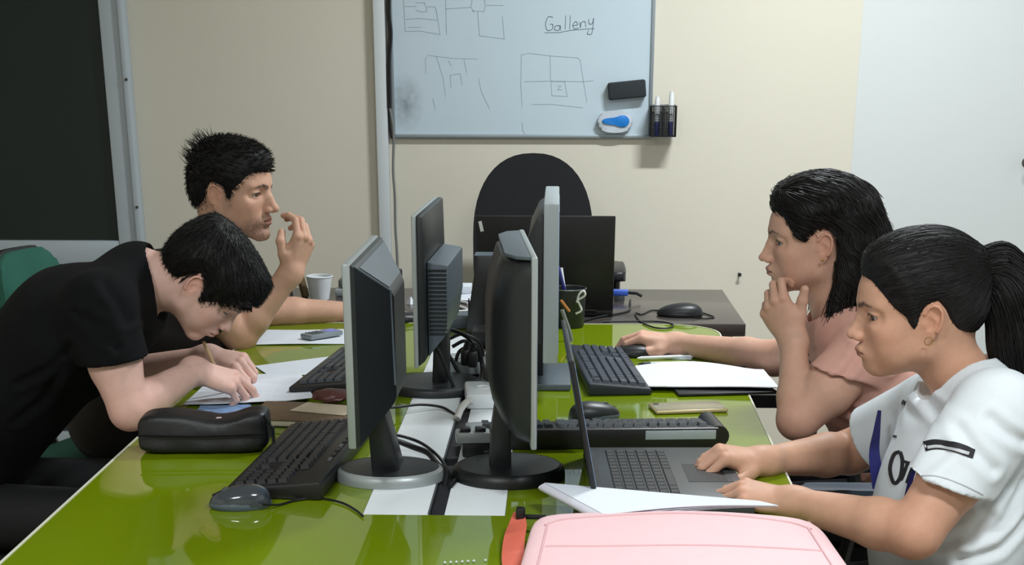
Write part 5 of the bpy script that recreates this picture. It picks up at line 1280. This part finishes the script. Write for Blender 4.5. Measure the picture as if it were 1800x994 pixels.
# ------------------------------------------------------------------ boy in black, writing
H = head_at(338, 503, YB - 0.068, (0.61, -0.05, -0.79), (0.79, 0.02, 0.61), -1, scale=0.88, width=1.0, lid=0.10, nose=-0.003, nose_z=0.002, cheek=1.12, chin=-0.010)
nb = aty(246, 487, YB)
J = dict(neck=nb, pelvis=Vector((-1.34, YB, 0.54)), sR=aty(172, 545, YB - 0.165), sL=aty(205, 560, YB + 0.16),
         eR=aty(228, 722, YB - 0.215), wR=aty(345, 652, YB - 0.03), eL=aty(190, 668, YB + 0.24), wL=aty(368, 628, YB + 0.20),
         hipL=Vector((-1.32, YB + 0.09, 0.53)), hipR=Vector((-1.32, YB - 0.09, 0.53)), kneeL=Vector((-0.90, YB + 0.12, 0.54)), kneeR=Vector((-0.90, YB - 0.12, 0.54)), ankL=Vector((-0.92, YB + 0.12, 0.10)), ankR=Vector((-0.95, YB - 0.12, 0.10)))
hR = Hand(J['wR'], (0.80, 0.30, -0.30), (0.15, -0.35, 0.9), 1, (28, 25, 38, 50), (26, 24, 40, 50), (14, 12, 25, 30), thumb=((0.040, 0.030, -0.022), (0.068, 0.034, -0.034), (0.092, 0.028, -0.040)), scale=0.93)
hL = Hand(J['wL'], (0.90, -0.35, -0.05), (0.05, -0.35, 0.95), -1, (45, 50, 55, 60), (55, 60, 60, 60), (30, 30, 30, 30), scale=0.93)
torso = [aty(205, 548, YB), aty(135, 580, YB), Vector((-1.12, YB, 0.79)), Vector((-1.28, YB, 0.59))]
boyF = []
for pl in [[(205, 590), (180, 560), (150, 540)], [(225, 600), (200, 565), (175, 545)], [(235, 560), (215, 520), (190, 490)], [(120, 640), (80, 700), (30, 740)], [(140, 600), (100, 640), (40, 670)]]:
    boyF.append(([aty(x, y, YB - 0.17) for x, y in pl], 0.008, 0.004))
m_sb = mat('tshirt_black', rgb(9, 10, 12), 0.9, var=0.15, scale=60, bump=0.25, bscale=900, spec=0.2)
t, H, body, shirt, so, bo = person('person in a black t-shirt bent low over the table, writing with a pencil', H, rgb(224, 182, 168), rgb(198, 124, 118), J, {'R': hR, 'L': hL}, m_sb, 'black cotton t-shirt', torso, [0.095, 0.120, 0.115, 0.13], 0.054, (0.050, 0.049, 0.038, 0.039, 0.0245), {'R': 0.50, 'L': 0.55}, (0.072, 0.066), dict(brow=(0.03, 0.02, 0.016), blush=0.35, brow_thick=1.0), boyF, sleeve_cut={'R': (0.12, 0, -1)}, pants=rgb(9, 9, 12))
poly = [(0.135, 0.160), (0.125, 0.060), (0.098, 0.046), (0.074, 0.030), (0.048, 0.012), (0.030, -0.018), (0.014, -0.012), (0.006, 0.022), (-0.020, 0.030), (-0.034, 0.010), (-0.042, -0.040), (-0.075, -0.062), (-0.15, -0.05), (-0.15, 0.16)]
thick = lambda L: 0.013 + 0.012 * np.clip(L[:, 2] / 0.1, 0, 1) + 0.010 * np.clip((L[:, 0] - 0.04) / 0.06, 0, 1) + 0.012 * np.clip(-L[:, 0] / 0.08, 0, 1) * np.clip((L[:, 2] + 0.03) / 0.06, 0, 1)
hf, ho = hair_cap(H, poly, thick, t=t)
def boy_flow(P, H=H):
    L = H.loc(P.astype(f32)); c = np.array((-0.055, 0.0, 0.115)); d = L - c; d[:, 0] += 0.02; d[:, 2] *= 0.9
    return (d / (np.linalg.norm(d, axis=1, keepdims=True) + 1e-9)) @ H.R.T
R_ = sample_mesh(ho, 5200, 3); strands('hair_strands', R_, boy_flow(R_), hf, 0.030, 6, 0.0008, m_hair, ho, off=0.0012, lift=0.004, wob=0.14, flow=boy_flow, seed=3, free_from=0.7)
settle(t)
boy = t
# ------------------------------------------------------------------ man at the back
H = head_at(377, 347, YM - 0.072, (0.955, -0.27, -0.06), (0.07, 0, 1), -1, scale=1.0, width=0.98, lid=0.62, nose=0.006, brow=1.15, hump=0.002, chin=0.001)
J = dict(neck=aty(368, 470, YM), pelvis=Vector((-1.12, YM, 0.54)), sR=aty(330, 515, YM - 0.175), sL=aty(372, 512, YM + 0.17),
         eR=aty(422, 590, YM - 0.10), wR=aty(512, 479, YM - 0.07), eL=aty(470, 548, YM + 0.22), wL=aty(640, 551, YM + 0.30),
         hipL=Vector((-1.12, YM + 0.09, 0.53)), hipR=Vector((-1.12, YM - 0.09, 0.53)), kneeL=Vector((-0.68, YM + 0.12, 0.54)), kneeR=Vector((-0.68, YM - 0.12, 0.54)), ankL=Vector((-0.70, YM + 0.12, 0.10)), ankR=Vector((-0.73, YM - 0.12, 0.10)))
hR = Hand(J['wR'], (0.42, 0.08, 0.90), (0.75, -0.6, -0.25), 1, (38, 45, 50, 55), (45, 50, 55, 55), (30, 30, 30, 30), thumb=((0.036, 0.038, -0.010), (0.060, 0.050, -0.024), (0.080, 0.046, -0.036)))
hL = Hand(J['wL'], (0.95, 0.1, -0.02), (0.0, -0.15, 1), -1, (20, 18, 20, 25), (30, 28, 30, 30), (15, 15, 15, 15))
torso = [aty(355, 560, YM), Vector((-0.99, YM, 0.83)), Vector((-1.06, YM, 0.68)), Vector((-1.12, YM, 0.56))]
m_sm = mat('tshirt_dark_brown', rgb(42, 38, 36), 0.85, var=0.15, scale=60, bump=0.25, bscale=900)
paint_kw_gaze['person in a dark brown t-shirt at the back left, one hand raised before the chin'] = (1, 0.05, 0)
t, H, body, shirt, so, bo = person('person in a dark brown t-shirt at the back left, one hand raised before the chin', H, rgb(202, 158, 134), rgb(156, 98, 90), J, {'R': hR, 'L': hL}, m_sm, 'dark brown t-shirt', torso, [0.12, 0.13, 0.13, 0.13], 0.056, (0.050, 0.047, 0.041, 0.038, 0.0265), {'R': 0.60, 'L': 0.62}, (0.072, 0.064), dict(brow=(0.015, 0.010, 0.008), stubble=0.55, blush=0.2, brow_thick=1.25), ())
poly = [(0.120, 0.170), (0.112, 0.078), (0.094, 0.062), (0.078, 0.060), (0.064, 0.050), (0.050, 0.030), (0.034, 0.014), (0.030, -0.026), (0.016, -0.030), (0.008, 0.020), (-0.020, 0.030), (-0.036, 0.010), (-0.045, -0.045), (-0.075, -0.070), (-0.15, -0.05), (-0.15, 0.17)]
thick = lambda L: 0.005 + 0.011 * np.clip((L[:, 2] - 0.02) / 0.09, 0, 1) + 0.005 * np.clip((L[:, 0] - 0.03) / 0.06, 0, 1)
hf, ho = hair_cap(H, poly, thick, t=t)
def man_flow(P, H=H):
    L = H.loc(P.astype(f32)); c = np.array((-0.075, 0.0, 0.095)); d = L - c; d[:, 2] += 0.03
    return (d / (np.linalg.norm(d, axis=1, keepdims=True) + 1e-9)) @ H.R.T
R_ = sample_mesh(ho, 3600, 5); strands('hair_strands', R_, man_flow(R_), hf, 0.020, 5, 0.0009, m_hair, ho, off=0.0010, lift=0.004, wob=0.15, flow=man_flow, seed=5, free_from=0.5)
R_ = sample_mesh(ho, 160, 6, lambda V: (H.loc(V)[:, 0] < -0.06) & (H.loc(V)[:, 2] > 0.06)); strands('hair_tuft', R_, np.tile(H.wd((-0.7, 0, 0.7)), (160, 1)), hf, 0.030, 4, 0.0009, m_hair, ho, off=0.006, lift=0.02, wob=0.2, seed=6, free_from=0.0)
settle(t)
# ------------------------------------------------------------------ woman in pink
H = head_at(1451, 436, YW - 0.072, (-0.997, 0.0, -0.06), (-0.06, 0, 0.997), 1, scale=0.96, width=0.96, lid=0.80, nose=0.001, nose_z=-0.001, hump=0.0005, chin=-0.008, chin_z=0.006, cheek=1.08, jaw=0.92, brow=0.8, nose_w=0.9)
J = dict(neck=aty(1476, 565, YW), pelvis=Vector((0.78, YW, 0.54)), sL=aty(1518, 628, YW - 0.165), sR=aty(1470, 610, YW + 0.165),
         eL=aty(1402, 738, YW - 0.20), wL=aty(1394, 598, YW - 0.10), eR=aty(1362, 630, YW + 0.28), wR=aty(1188, 604, YW + 0.455),
         hipL=Vector((0.78, YW - 0.09, 0.53)), hipR=Vector((0.78, YW + 0.09, 0.53)), kneeL=Vector((0.36, YW - 0.11, 0.53)), kneeR=Vector((0.36, YW + 0.11, 0.53)), ankL=Vector((0.40, YW - 0.11, 0.10)), ankR=Vector((0.42, YW + 0.11, 0.10)))
hL = Hand(J['wL'], (-0.52, 0.12, 0.85), (-0.45, -0.88, -0.1), -1, (40, 50, 58, 66), (62, 68, 70, 70), (36, 40, 40, 40), (4, 1, -3, -7), thumb=((0.040, 0.036, -0.010), (0.064, 0.056, -0.012), (0.082, 0.072, -0.012)), scale=0.95)
hR = Hand(J['wR'], (-0.96, 0.10, 0.20), (0.1, -0.08, 1), 1, (34, 30, 32, 38), (40, 38, 38, 38), (22, 20, 20, 20), thumb=((0.038, 0.036, -0.018), (0.066, 0.044, -0.026), (0.090, 0.040, -0.030)), scale=0.95)
torso = [aty(1502, 660, YW), Vector((0.675, YW, 0.78)), Vector((0.73, YW, 0.66)), Vector((0.78, YW, 0.56))]
wF = []
for pl in [[(1510, 600), (1480, 640), (1460, 660)], [(1560, 640), (1530, 600), (1500, 585)], [(1440, 690), (1480, 720), (1540, 740)], [(1450, 740), (1500, 755), (1560, 750)]]:
    wF.append(([aty(x, y, YW - 0.17) for x, y in pl], 0.008, 0.004))
m_sp = mat('tshirt_dusty_pink', rgb(214, 162, 146), 0.85, var=0.06, scale=60, bump=0.2, bscale=900)
WL = 'person in a dusty pink t-shirt, one hand at the mouth, the other on a mouse'
paint_kw_gaze[WL] = (1, 0.1, 0.12)
t, H, body, shirt, so, bo = person(WL, H, rgb(202, 158, 136), rgb(154, 98, 92), J, {'R': hR, 'L': hL}, m_sp, 'dusty pink t-shirt with small dark print', torso, [0.105, 0.115, 0.115, 0.125], 0.049, (0.050, 0.050, 0.040, 0.037, 0.0235), {'L': 0.27, 'R': 0.62}, (0.064, 0.062), dict(brow=(0.03, 0.02, 0.016), blush=0.25, brow_thick=0.85, brow_z=0.001, lash=1.0), wF, sleeve_cut={'L': (-0.25, 0, -1)})
poly = [(0.130, 0.170), (0.112, 0.085), (0.088, 0.072), (0.070, 0.062), (0.060, 0.044), (0.046, 0.020), (0.030, 0.014), (0.022, 0.022), (0.008, 0.034), (-0.018, 0.038), (-0.040, 0.018), (-0.044, -0.040), (-0.06, -0.14), (-0.20, -0.14), (-0.20, 0.17)]
thick = lambda L: 0.016 + 0.010 * np.clip((L[:, 2] - 0.02) / 0.09, 0, 1)
hw = [H.wv((-0.075, 0.056, 0.045)), H.wv((-0.078, 0.064, -0.01)), H.wv((-0.068, 0.066, -0.06)), H.wv((-0.030, 0.070, -0.150))]
hw2 = [H.wv((-0.085, 0.0, 0.06)), H.wv((-0.105, 0.0, 0.0)), H.wv((-0.105, 0.0, -0.07)), H.wv((-0.105, 0.0, -0.13))]
hw3 = [H.wv((-0.055, -0.062, 0.045)), H.wv((-0.05, -0.070, -0.01)), H.wv((-0.04, -0.072, -0.07)), H.wv((-0.03, -0.070, -0.135))]
hw4 = [H.wv((-0.085, 0.045, 0.05)), H.wv((-0.10, 0.050, -0.01)), H.wv((-0.100, 0.050, -0.07)), H.wv((-0.085, 0.055, -0.12))]
def wex(P, L, d):
    d = smin(d, d_chain(P, hw, [0.030, 0.030, 0.027, 0.014], 0.02), 0.02); d = smin(d, d_chain(P, hw2, [0.045, 0.048, 0.046, 0.03], 0.02), 0.03)
    d = smin(d, d_chain(P, hw4, [0.04, 0.040, 0.036, 0.02], 0.02), 0.02)
    return smin(d, d_chain(P, hw3, [0.030, 0.030, 0.026, 0.016], 0.02), 0.02)
bp = (H.o - np.array((0.12, 0.12, 0.20)), H.o + np.array((0.20, 0.12, 0.17)))
hf, ho = hair_cap(H, poly, thick, wex, bp, t=t, m=m_hair2)
def w_flow(P, H=H):
    L = H.loc(P.astype(f32)); n = len(L)
    d = np.stack([-0.75 - 0 * L[:, 0], 0.25 * np.sign(L[:, 1]) * np.clip(L[:, 2] / 0.08, 0, 1), -0.35 - 6 * np.clip(0.03 - L[:, 0], 0, 0.15)], 1)
    d[:, 0] += 0.55 * np.sin(L[:, 2] * 110 + L[:, 1] * 60); d[:, 1] += 0.45 * np.sin(L[:, 2] * 95 + L[:, 0] * 70 + 1.0)
    return (d / (np.linalg.norm(d, axis=1, keepdims=True) + 1e-9)) @ H.R.T
R_ = sample_mesh(ho, 3600, 8); strands('hair_strands', R_, w_flow(R_), hf, 0.085, 12, 0.0011, m_hair2, ho, off=0.0022, lift=0.004, wob=0.10, flow=w_flow, seed=8, free_from=0.8)
R_ = sample_mesh(ho, 520, 9, lambda V: H.loc(V)[:, 2] < -0.06); strands('hair_ends', R_, np.tile((0, 0, -1.0), (520, 1)), hf, 0.085, 9, 0.0010, m_hair2, ho, off=0.003, lift=0.008, wob=0.35, seed=9, free_from=0.1, gravity=0.5)
mb = MB(); bmesh.ops.create_icosphere(mb.bm, subdivisions=2, radius=0.003); mb.build('earring', mat('gold', rgb(205, 170, 110), 0.25, 1.0), t, 60).data.transform(Matrix.Translation(H.wv((-0.004, 0.083, -0.028))))
wom = (t, so)
# ------------------------------------------------------------------ girl in white
H = head_at(1641, 568, YG - 0.070, (-0.995, 0.0, -0.10), (-0.10, 0, 0.995), 1, scale=0.94, width=0.97, lid=0.85, nose=-0.001, nose_z=0.001, chin=-0.009, chin_z=0.009, cheek=1.10, jaw=0.90, brow=0.75, nose_w=0.88, lip=1.05, mouth=-0.001)
J = dict(neck=aty(1705, 688, YG), pelvis=Vector((0.67, YG, 0.54)), sL=aty(1752, 728, YG - 0.165), sR=aty(1640, 722, YG + 0.165),
         eL=aty(1608, 936, YG - 0.24), wL=aty(1392, 884, YG - 0.085), eR=aty(1495, 796, YG + 0.26), wR=aty(1338, 812, YG + 0.135),
         hipL=Vector((0.67, YG - 0.09, 0.53)), hipR=Vector((0.67, YG + 0.09, 0.53)), kneeL=Vector((0.25, YG - 0.11, 0.53)), kneeR=Vector((0.25, YG + 0.11, 0.53)), ankL=Vector((0.29, YG - 0.11, 0.10)), ankR=Vector((0.31, YG + 0.11, 0.10)))
hL = Hand(J['wL'], (-0.93, 0.30, 0.14), (0.05, -0.25, 1), -1, (36, 36, 36, 38), (34, 36, 36, 36), (18, 18, 18, 18), thumb=((0.040, 0.034, -0.016), (0.068, 0.040, -0.024), (0.092, 0.036, -0.028)), scale=0.92)
hR = Hand(J['wR'], (-0.88, -0.30, 0.26), (0.2, -0.15, 1), 1, (58, 56, 54, 50), (26, 26, 26, 26), (18, 16, 16, 16), (8, 3, -4, -10), thumb=((0.036, 0.038, -0.014), (0.060, 0.054, -0.026), (0.078, 0.060, -0.038)), scale=0.92)
torso = [aty(1698, 790, YG), aty(1680, 880, YG), aty(1660, 960, YG), Vector((0.66, YG, 0.57))]
gF = []
for pl in [[(1560, 830), (1600, 800), (1640, 770)], [(1720, 800), (1690, 770), (1670, 740)], [(1800, 790), (1760, 850), (1720, 880)], [(1800, 850), (1760, 905), (1700, 945)], [(1800, 915), (1750, 955), (1680, 975)], [(1640, 960), (1700, 930), (1730, 900)], [(1780, 760), (1745, 740), (1720, 720)]]:
    gF.append(([aty(x, y, YG - 0.17) for x, y in pl], 0.008, 0.0045))
m_sw = mat('tshirt_white', rgb(222, 228, 232), 0.85, var=0.03, scale=60, bump=0.2, bscale=900)
GL = 'person in a white t-shirt with black sleeve trim, typing on the laptop'
paint_kw_gaze[GL] = (1, 0.05, -0.12)
t, H, body, shirt, so, bo = person(GL, H, rgb(200, 154, 128), rgb(160, 102, 92), J, {'R': hR, 'L': hL}, m_sw, 'white t-shirt with black trim and letters', torso, [0.105, 0.108, 0.105, 0.118], 0.047, (0.046, 0.047, 0.039, 0.0385, 0.0235), {'L': 0.58, 'R': 0.72}, (0.066, 0.066), dict(brow=(0.02, 0.014, 0.012), blush=0.22, brow_thick=1.15, lash=1.0), gF, sleeve_cut={'L': (-0.35, 0, -1)})
poly = [(0.130, 0.170), (0.115, 0.082), (0.092, 0.074), (0.078, 0.066), (0.066, 0.048), (0.050, 0.024), (0.031, 0.006), (0.024, -0.014), (0.017, -0.032), (0.010, -0.026), (0.008, 0.008), (0.000, 0.024), (-0.020, 0.030), (-0.032, 0.014), (-0.040, -0.004), (-0.052, -0.022), (-0.068, -0.034), (-0.090, -0.040), (-0.20, -0.02), (-0.20, 0.17)]
thick = lambda L: 0.011 + 0.010 * np.clip((L[:, 2] - 0.02) / 0.09, 0, 1)
tie = aty(1722, 468, YG); tieL = H.loc(np3(tie)[None, :])[0]
def gex(P, L, d): return smin(d, d_rc(P, H.wv((-0.075, 0, 0.055)), tie, 0.045, 0.020), 0.03)
hf, ho = hair_cap(H, poly, thick, gex, (H.o - np.array((0.12, 0.1, 0.12)), H.o + np.array((0.16, 0.1, 0.17))), t=t)
def g_flow(P, H=H):
    L = H.loc(P.astype(f32)); d = tieL - L
    return (d / (np.linalg.norm(d, axis=1, keepdims=True) + 1e-9)) @ H.R.T
R_ = sample_mesh(ho, 4200, 11); strands('hair_strands', R_, g_flow(R_), hf, 0.075, 9, 0.0008, m_hair, ho, off=0.0007, wob=0.03, flow=g_flow, seed=11)
# ponytail
pts_ = [tie, aty(1752, 470, YG), aty(1785, 520, YG - 0.01), aty(1800, 600, YG - 0.02), aty(1806, 680, YG - 0.02), aty(1806, 740, YG - 0.01)]
pr_ = [0.020, 0.030, 0.042, 0.044, 0.036, 0.012]
pf_ = lambda P: d_chain(P, pts_, pr_, 0.03)
A = np.array([list(p) for p in pts_])
po = field_mesh('ponytail', pf_, (A.min(0) - 0.06, A.max(0) + 0.06, 0.0035), (), None, m_hair, t)
PT = np.array([list(v) for v in spline(pts_, 6)])
def p_flow(P):
    i = np.argmin(((P[:, None, :] - PT[None]) ** 2).sum(2), 1); i = np.clip(i, 0, len(PT) - 2); d = PT[i + 1] - PT[i]
    return d / (np.linalg.norm(d, axis=1, keepdims=True) + 1e-9)
R_ = sample_mesh(po, 1700, 13); strands('ponytail_strands', R_, p_flow(R_), pf_, 0.16, 12, 0.0010, m_hair, po, off=0.002, wob=0.06, flow=p_flow, seed=13, lift=0.004)
tn = (aty(1752, 470, YG) - tie).normalized()
mb = MB(); ring = []
ax = tn.orthogonal().normalized(); bx2 = tn.cross(ax)
mb.tube([tie + (ax * math.cos(a) + bx2 * math.sin(a)) * 0.021 for a in [k * 2 * math.pi / 24 for k in range(25)]], [0.009 + 0.002 * math.sin(k * 2.1) for k in range(25)], 8, False); mb.build('hair_tie', mat('scrunchie_dark_green', rgb(26, 36, 34), 0.8, bump=0.3, bscale=200), t)
cp = aty(1716, 496, YG - 0.018)
MB().box(cp, (0.014, 0.02, 0.020), 0.005, RY(0.3)).build('hair_clip', m_mkw, t)
hp = H.wv((-0.002, 0.083, -0.032))
MB().tube([hp + Vector((math.cos(a) * 0.006, 0, math.sin(a) * 0.006)) for a in [k * 2 * math.pi / 16 for k in range(17)]], 0.0008, 5, False).build('earring', mat('gold', rgb(205, 170, 110), 0.25, 1.0), t)
gir = (t, so)
# ---- prints, trims and ribbon on the shirts
def bvh_of(ob):
    me = ob.data; return BVHTree.FromPolygons([v.co for v in me.vertices], [tuple(p.vertices) for p in me.polygons])
def project(pts2, bvh, dirv=None, off=0.0012, Y0=None):
    """pixels -> points on the shirt, seen from the front of the room"""
    out = []
    for x, y in pts2:
        d_ = Vector(ray(x, y)).normalized(); h_, n_, _, _ = bvh.ray_cast(Vector(_C), d_)
        out.append((h_ + n_ * off, n_) if h_ else None)
    return out
def ribbon(name, poly, wpx, bvh, m, parent, off=0.0012, close=False):
    """flat band along a pixel path, laid on the shirt"""
    P = [(v.x, v.y) for v in spline([(x, y, 0) for x, y in poly], 5)]
    mb = MB(); prev = None
    for i, (x, y) in enumerate(P):
        a = Vector(P[max(i - 1, 0)]); b = Vector(P[min(i + 1, len(P) - 1)]); tn_ = (b - a).normalized(); nn_ = Vector((-tn_.y, tn_.x)) * wpx / 2
        pr = project([(x - nn_.x, y - nn_.y), (x + nn_.x, y + nn_.y)], bvh, off=off)
        if None in pr or (pr[0][0] - pr[1][0]).length > 0.05: prev = None; continue
        q_ = [pr[0][0], pr[1][0], pr[1][0] - pr[1][1] * (off + 0.0005), pr[0][0] - pr[0][1] * (off + 0.0005)]
        cur = [mb.bm.verts.new(v) for v in q_]
        if prev:
            for k in range(4): mb.bm.faces.new((prev[k], prev[(k + 1) % 4], cur[(k + 1) % 4], cur[k]))
        prev = cur
    if len(mb.bm.faces): return mb.build(name, m, parent, 60)
m_ink = mat('print_black', rgb(26, 26, 30), 0.7); m_navy = mat('ribbon_navy', rgb(34, 36, 104), 0.6, var=0.1); m_gtrim = mat('trim_grey', rgb(190, 192, 196), 0.4)
t, so = gir; bv = bvh_of(so)
tr_ = ribbon('sleeve_trim', [(1621, 787), (1645, 782), (1675, 786), (1712, 799)], 17, bv, m_ink, so, 0.0016)
ribbon('zip_trim', [(1632, 788), (1650, 786), (1675, 790), (1702, 799)], 5, bv, m_gtrim, so, 0.0026)
ribbon('letter_o', [(1583, 795), (1572, 800), (1565, 825), (1572, 850), (1583, 840), (1587, 812), (1583, 795)], 6, bv, m_ink, so)
ribbon('letter_t', [(1590, 812), (1600, 815)], 5, bv, m_ink, so); ribbon('letter_t', [(1596, 815), (1589, 835), (1584, 845)], 5, bv, m_ink, so)
ribbon('letter_a', [(1604, 822), (1598, 838), (1594, 850)], 4, bv, m_ink, so)
ribbon('print_mark', [(1594, 700), (1590, 706), (1588, 712)], 6, bv, m_ink, so); ribbon('print_mark', [(1575, 760), (1573, 770)], 6, bv, m_ink, so)
ribbon('print_mark', [(1562, 895), (1565, 908)], 8, bv, m_ink, so)
ribbon('hem_seam', [(1612, 838), (1650, 838), (1690, 852), (1728, 870)], 2.0, bv, m_gtrim, so, 0.0012)
def ribbon3(name, pts, w0, w1, m, parent, nrm=(0, -1, 0)):
    mb = MB(); prev = None; n = len(pts); P = spline(pts, 6)
    for i, p_ in enumerate(P):
        a = P[max(i - 1, 0)]; b = P[min(i + 1, len(P) - 1)]; sd = (b - a).normalized().cross(Vector(nrm)).normalized() * (w0 + (w1 - w0) * i / (len(P) - 1)) / 2; th = Vector(nrm) * 0.0006
        cur = [mb.bm.verts.new(v) for v in (p_ - sd - th, p_ + sd - th, p_ + sd + th, p_ - sd + th)]
        if prev:
            for k in range(4): mb.bm.faces.new((prev[k], prev[(k + 1) % 4], cur[(k + 1) % 4], cur[k]))
        prev = cur
    return mb.build(name, m, parent, 60)
ribbon3('blue_ribbon', [aty(1546, 722, YG + 0.10), aty(1541, 760, YG + 0.09), aty(1537, 800, YG + 0.09), aty(1546, 858, YG + 0.09)], 0.006, 0.024, m_navy, t)
ribbon3('blue_ribbon', [aty(1611, 816, YG - 0.13), aty(1602, 840, YG - 0.14), aty(1594, 876, YG - 0.145)], 0.006, 0.009, m_navy, t)
settle(t)
t, so = wom; bv = bvh_of(so)
for pl in ([(1420, 594), (1421, 598)], [(1413, 602), (1411, 612), (1416, 618), (1421, 611), (1420, 602)], [(1419, 622), (1422, 626)], [(1416, 640), (1421, 634), (1424, 640)], [(1413, 630), (1415, 632)]):
    ribbon('print_mark', pl, 3.0, bv, m_ink, so)
settle(t)
# pencil in the boy's hand
a = aty(358, 602, YB + 0.02); b = aty(398, 690, YB + 0.075)
t = thing('pencil', 'light wooden pencil held in the writing hand of the person in black', 'pencil', b)
dv = a - b
MB().tube([(0, 0, 0), dv * 0.08], [0.0006, 0.0036], 6).build('tip', m_ink, t); MB().tube([dv * 0.08, dv], 0.0036, 6).build('shaft', mat('pencil_wood', rgb(196, 172, 130), 0.5), t)
# ================================================================== chairs
m_fab = mat('chair_fabric_black', rgb(22, 24, 27), 0.9, var=0.2, scale=80, bump=0.3, bscale=500)
m_plas = mat('chair_plastic_black', rgb(30, 32, 35), 0.35, var=0.1)
m_arm = mat('armrest_grey', rgb(84, 98, 112), 0.4, var=0.08)
def office_chair(label, loc, rz, back_w=0.46, back_h=0.56, back_z=0.60, back_e=2.6, lean=6, fabric=None, arms=True, arm_m=None, seat_z=0.455, arm_z=0.66, arm_x=0.02, back_x=-0.24, arm_y=0.27, round_top=True, frame=None, bt=0.035):
    """faces local +x"""
    fabric = fabric or m_fab; arm_m = arm_m or m_plas
    t = thing('office_chair', label, 'chair', (loc[0], loc[1], 0), rz, 'office chairs')
    MB().prism(superpoly(0.47, 0.48, 3.6), seat_z - 0.075, seat_z, None, 0.028).build('seat', fabric, t)
    prof = []
    n = 48
    for k in range(n):
        a = 2 * math.pi * k / n; c, s_ = math.cos(a), math.sin(a); e = 2.3 if (s_ > 0 and round_top) else 4.0
        prof.append((back_w / 2 * math.copysign(abs(c) ** (2 / e), c), back_h / 2 * math.copysign(abs(s_) ** (2 / e), s_)))
    R = (RY(math.radians(-lean)) @ Matrix(((0, 0, 1), (1, 0, 0), (0, 1, 0)))).to_4x4()
    MB().prism(prof, -bt, bt, None, min(0.026, bt * 0.75)).xf(Matrix.Translation((back_x, 0, back_z + back_h / 2)) @ R).build('backrest', fabric, t)
    if frame: MB().prism([(x * 1.05, y * 1.04) for x, y in prof], -bt - 0.022, -bt + 0.004, None, 0.008).xf(Matrix.Translation((back_x, 0, back_z + back_h / 2)) @ R).build('back_shell', frame, t)
    MB().tube(spline([(-0.05, 0, seat_z - 0.085), (-0.22, 0, seat_z - 0.07), (back_x - 0.05, 0, seat_z + 0.10), (back_x - 0.055, 0, back_z + 0.12)]), 0.022, 8).build('back_bar', m_plas, t)
    if arms:
        for s_ in (-1, 1):
            ar = MB().prism(superpoly(0.26, 0.055, 5), arm_z - 0.03, arm_z, None, 0.008).build('armrest', arm_m, t, 40, (arm_x, s_ * arm_y, 0))
            MB().tube(spline([(-0.05 , 0, arm_z - 0.028), (-0.06, 0, arm_z - 0.12), (-0.03, -s_ * 0.02, seat_z - 0.06), (-0.02, -s_ * 0.12, seat_z - 0.085)]), 0.014, 8).build('arm_post', m_plas, ar)
    MB().tube([(0, 0, 0.09), (0, 0, 0.25), (0, 0, seat_z - 0.075)], [0.028, 0.026, 0.020], 14).build('gas_column', m_plas, t)
    for k in range(5):
        a = 2 * math.pi * k / 5 + 0.3; c, s_ = math.cos(a), math.sin(a)
        lg = MB().tube([(0.02 * c, 0.02 * s_, 0.105), (0.28 * c, 0.28 * s_, 0.072)], [0.024, 0.014], 8).build('base_leg', m_plas, t)
        MB().tube([(0.28 * c - 0.018 * s_, 0.28 * s_ + 0.018 * c, 0.027), (0.28 * c + 0.018 * s_, 0.28 * s_ - 0.018 * c, 0.027)], 0.026, 14).build('caster', m_blk, lg)
    return t
p = aty(937, 400, 4.86)
office_chair('black high-backed swivel chair standing behind the dark desk', (p.x, 4.70), -math.pi / 2, 0.39, 0.53, 0.60, arms=True, arm_z=0.79, arm_x=-0.03, lean=4, back_x=-0.17)
office_chair('black office chair under the person in black', (-1.33, YB), 0, 0.40, 0.44, 0.56, back_x=-0.30, arm_z=0.64, arm_x=-0.02, arm_y=0.29)
gp = aty(60, 470, 3.78)
office_chair('green-backed office chair behind the person at the back left', (gp.x + 0.27 * math.cos(math.radians(20)), 3.78 - 0.27 * math.sin(math.radians(20))), math.radians(-18), 0.25, 0.34, 0.62, bt=0.014, fabric=mat('chair_fabric_green', rgb(42, 100, 84), 0.85, var=0.1, scale=60, bump=0.3, bscale=500), arms=False, frame=m_plas, back_x=-0.27, lean=8, round_top=False)
office_chair('black office chair under the person in pink', (0.80, YW), math.pi, 0.40, 0.44, 0.56, back_x=-0.27, arm_z=0.70, arm_x=0.27, arm_y=0.27)
office_chair('black office chair with grey armrests under the person in white', (0.69, YG + 0.05), math.pi, 0.42, 0.50, 0.50, back_x=-0.17, arm_z=0.685, arm_x=0.11, arm_y=0.235, arm_m=m_arm)
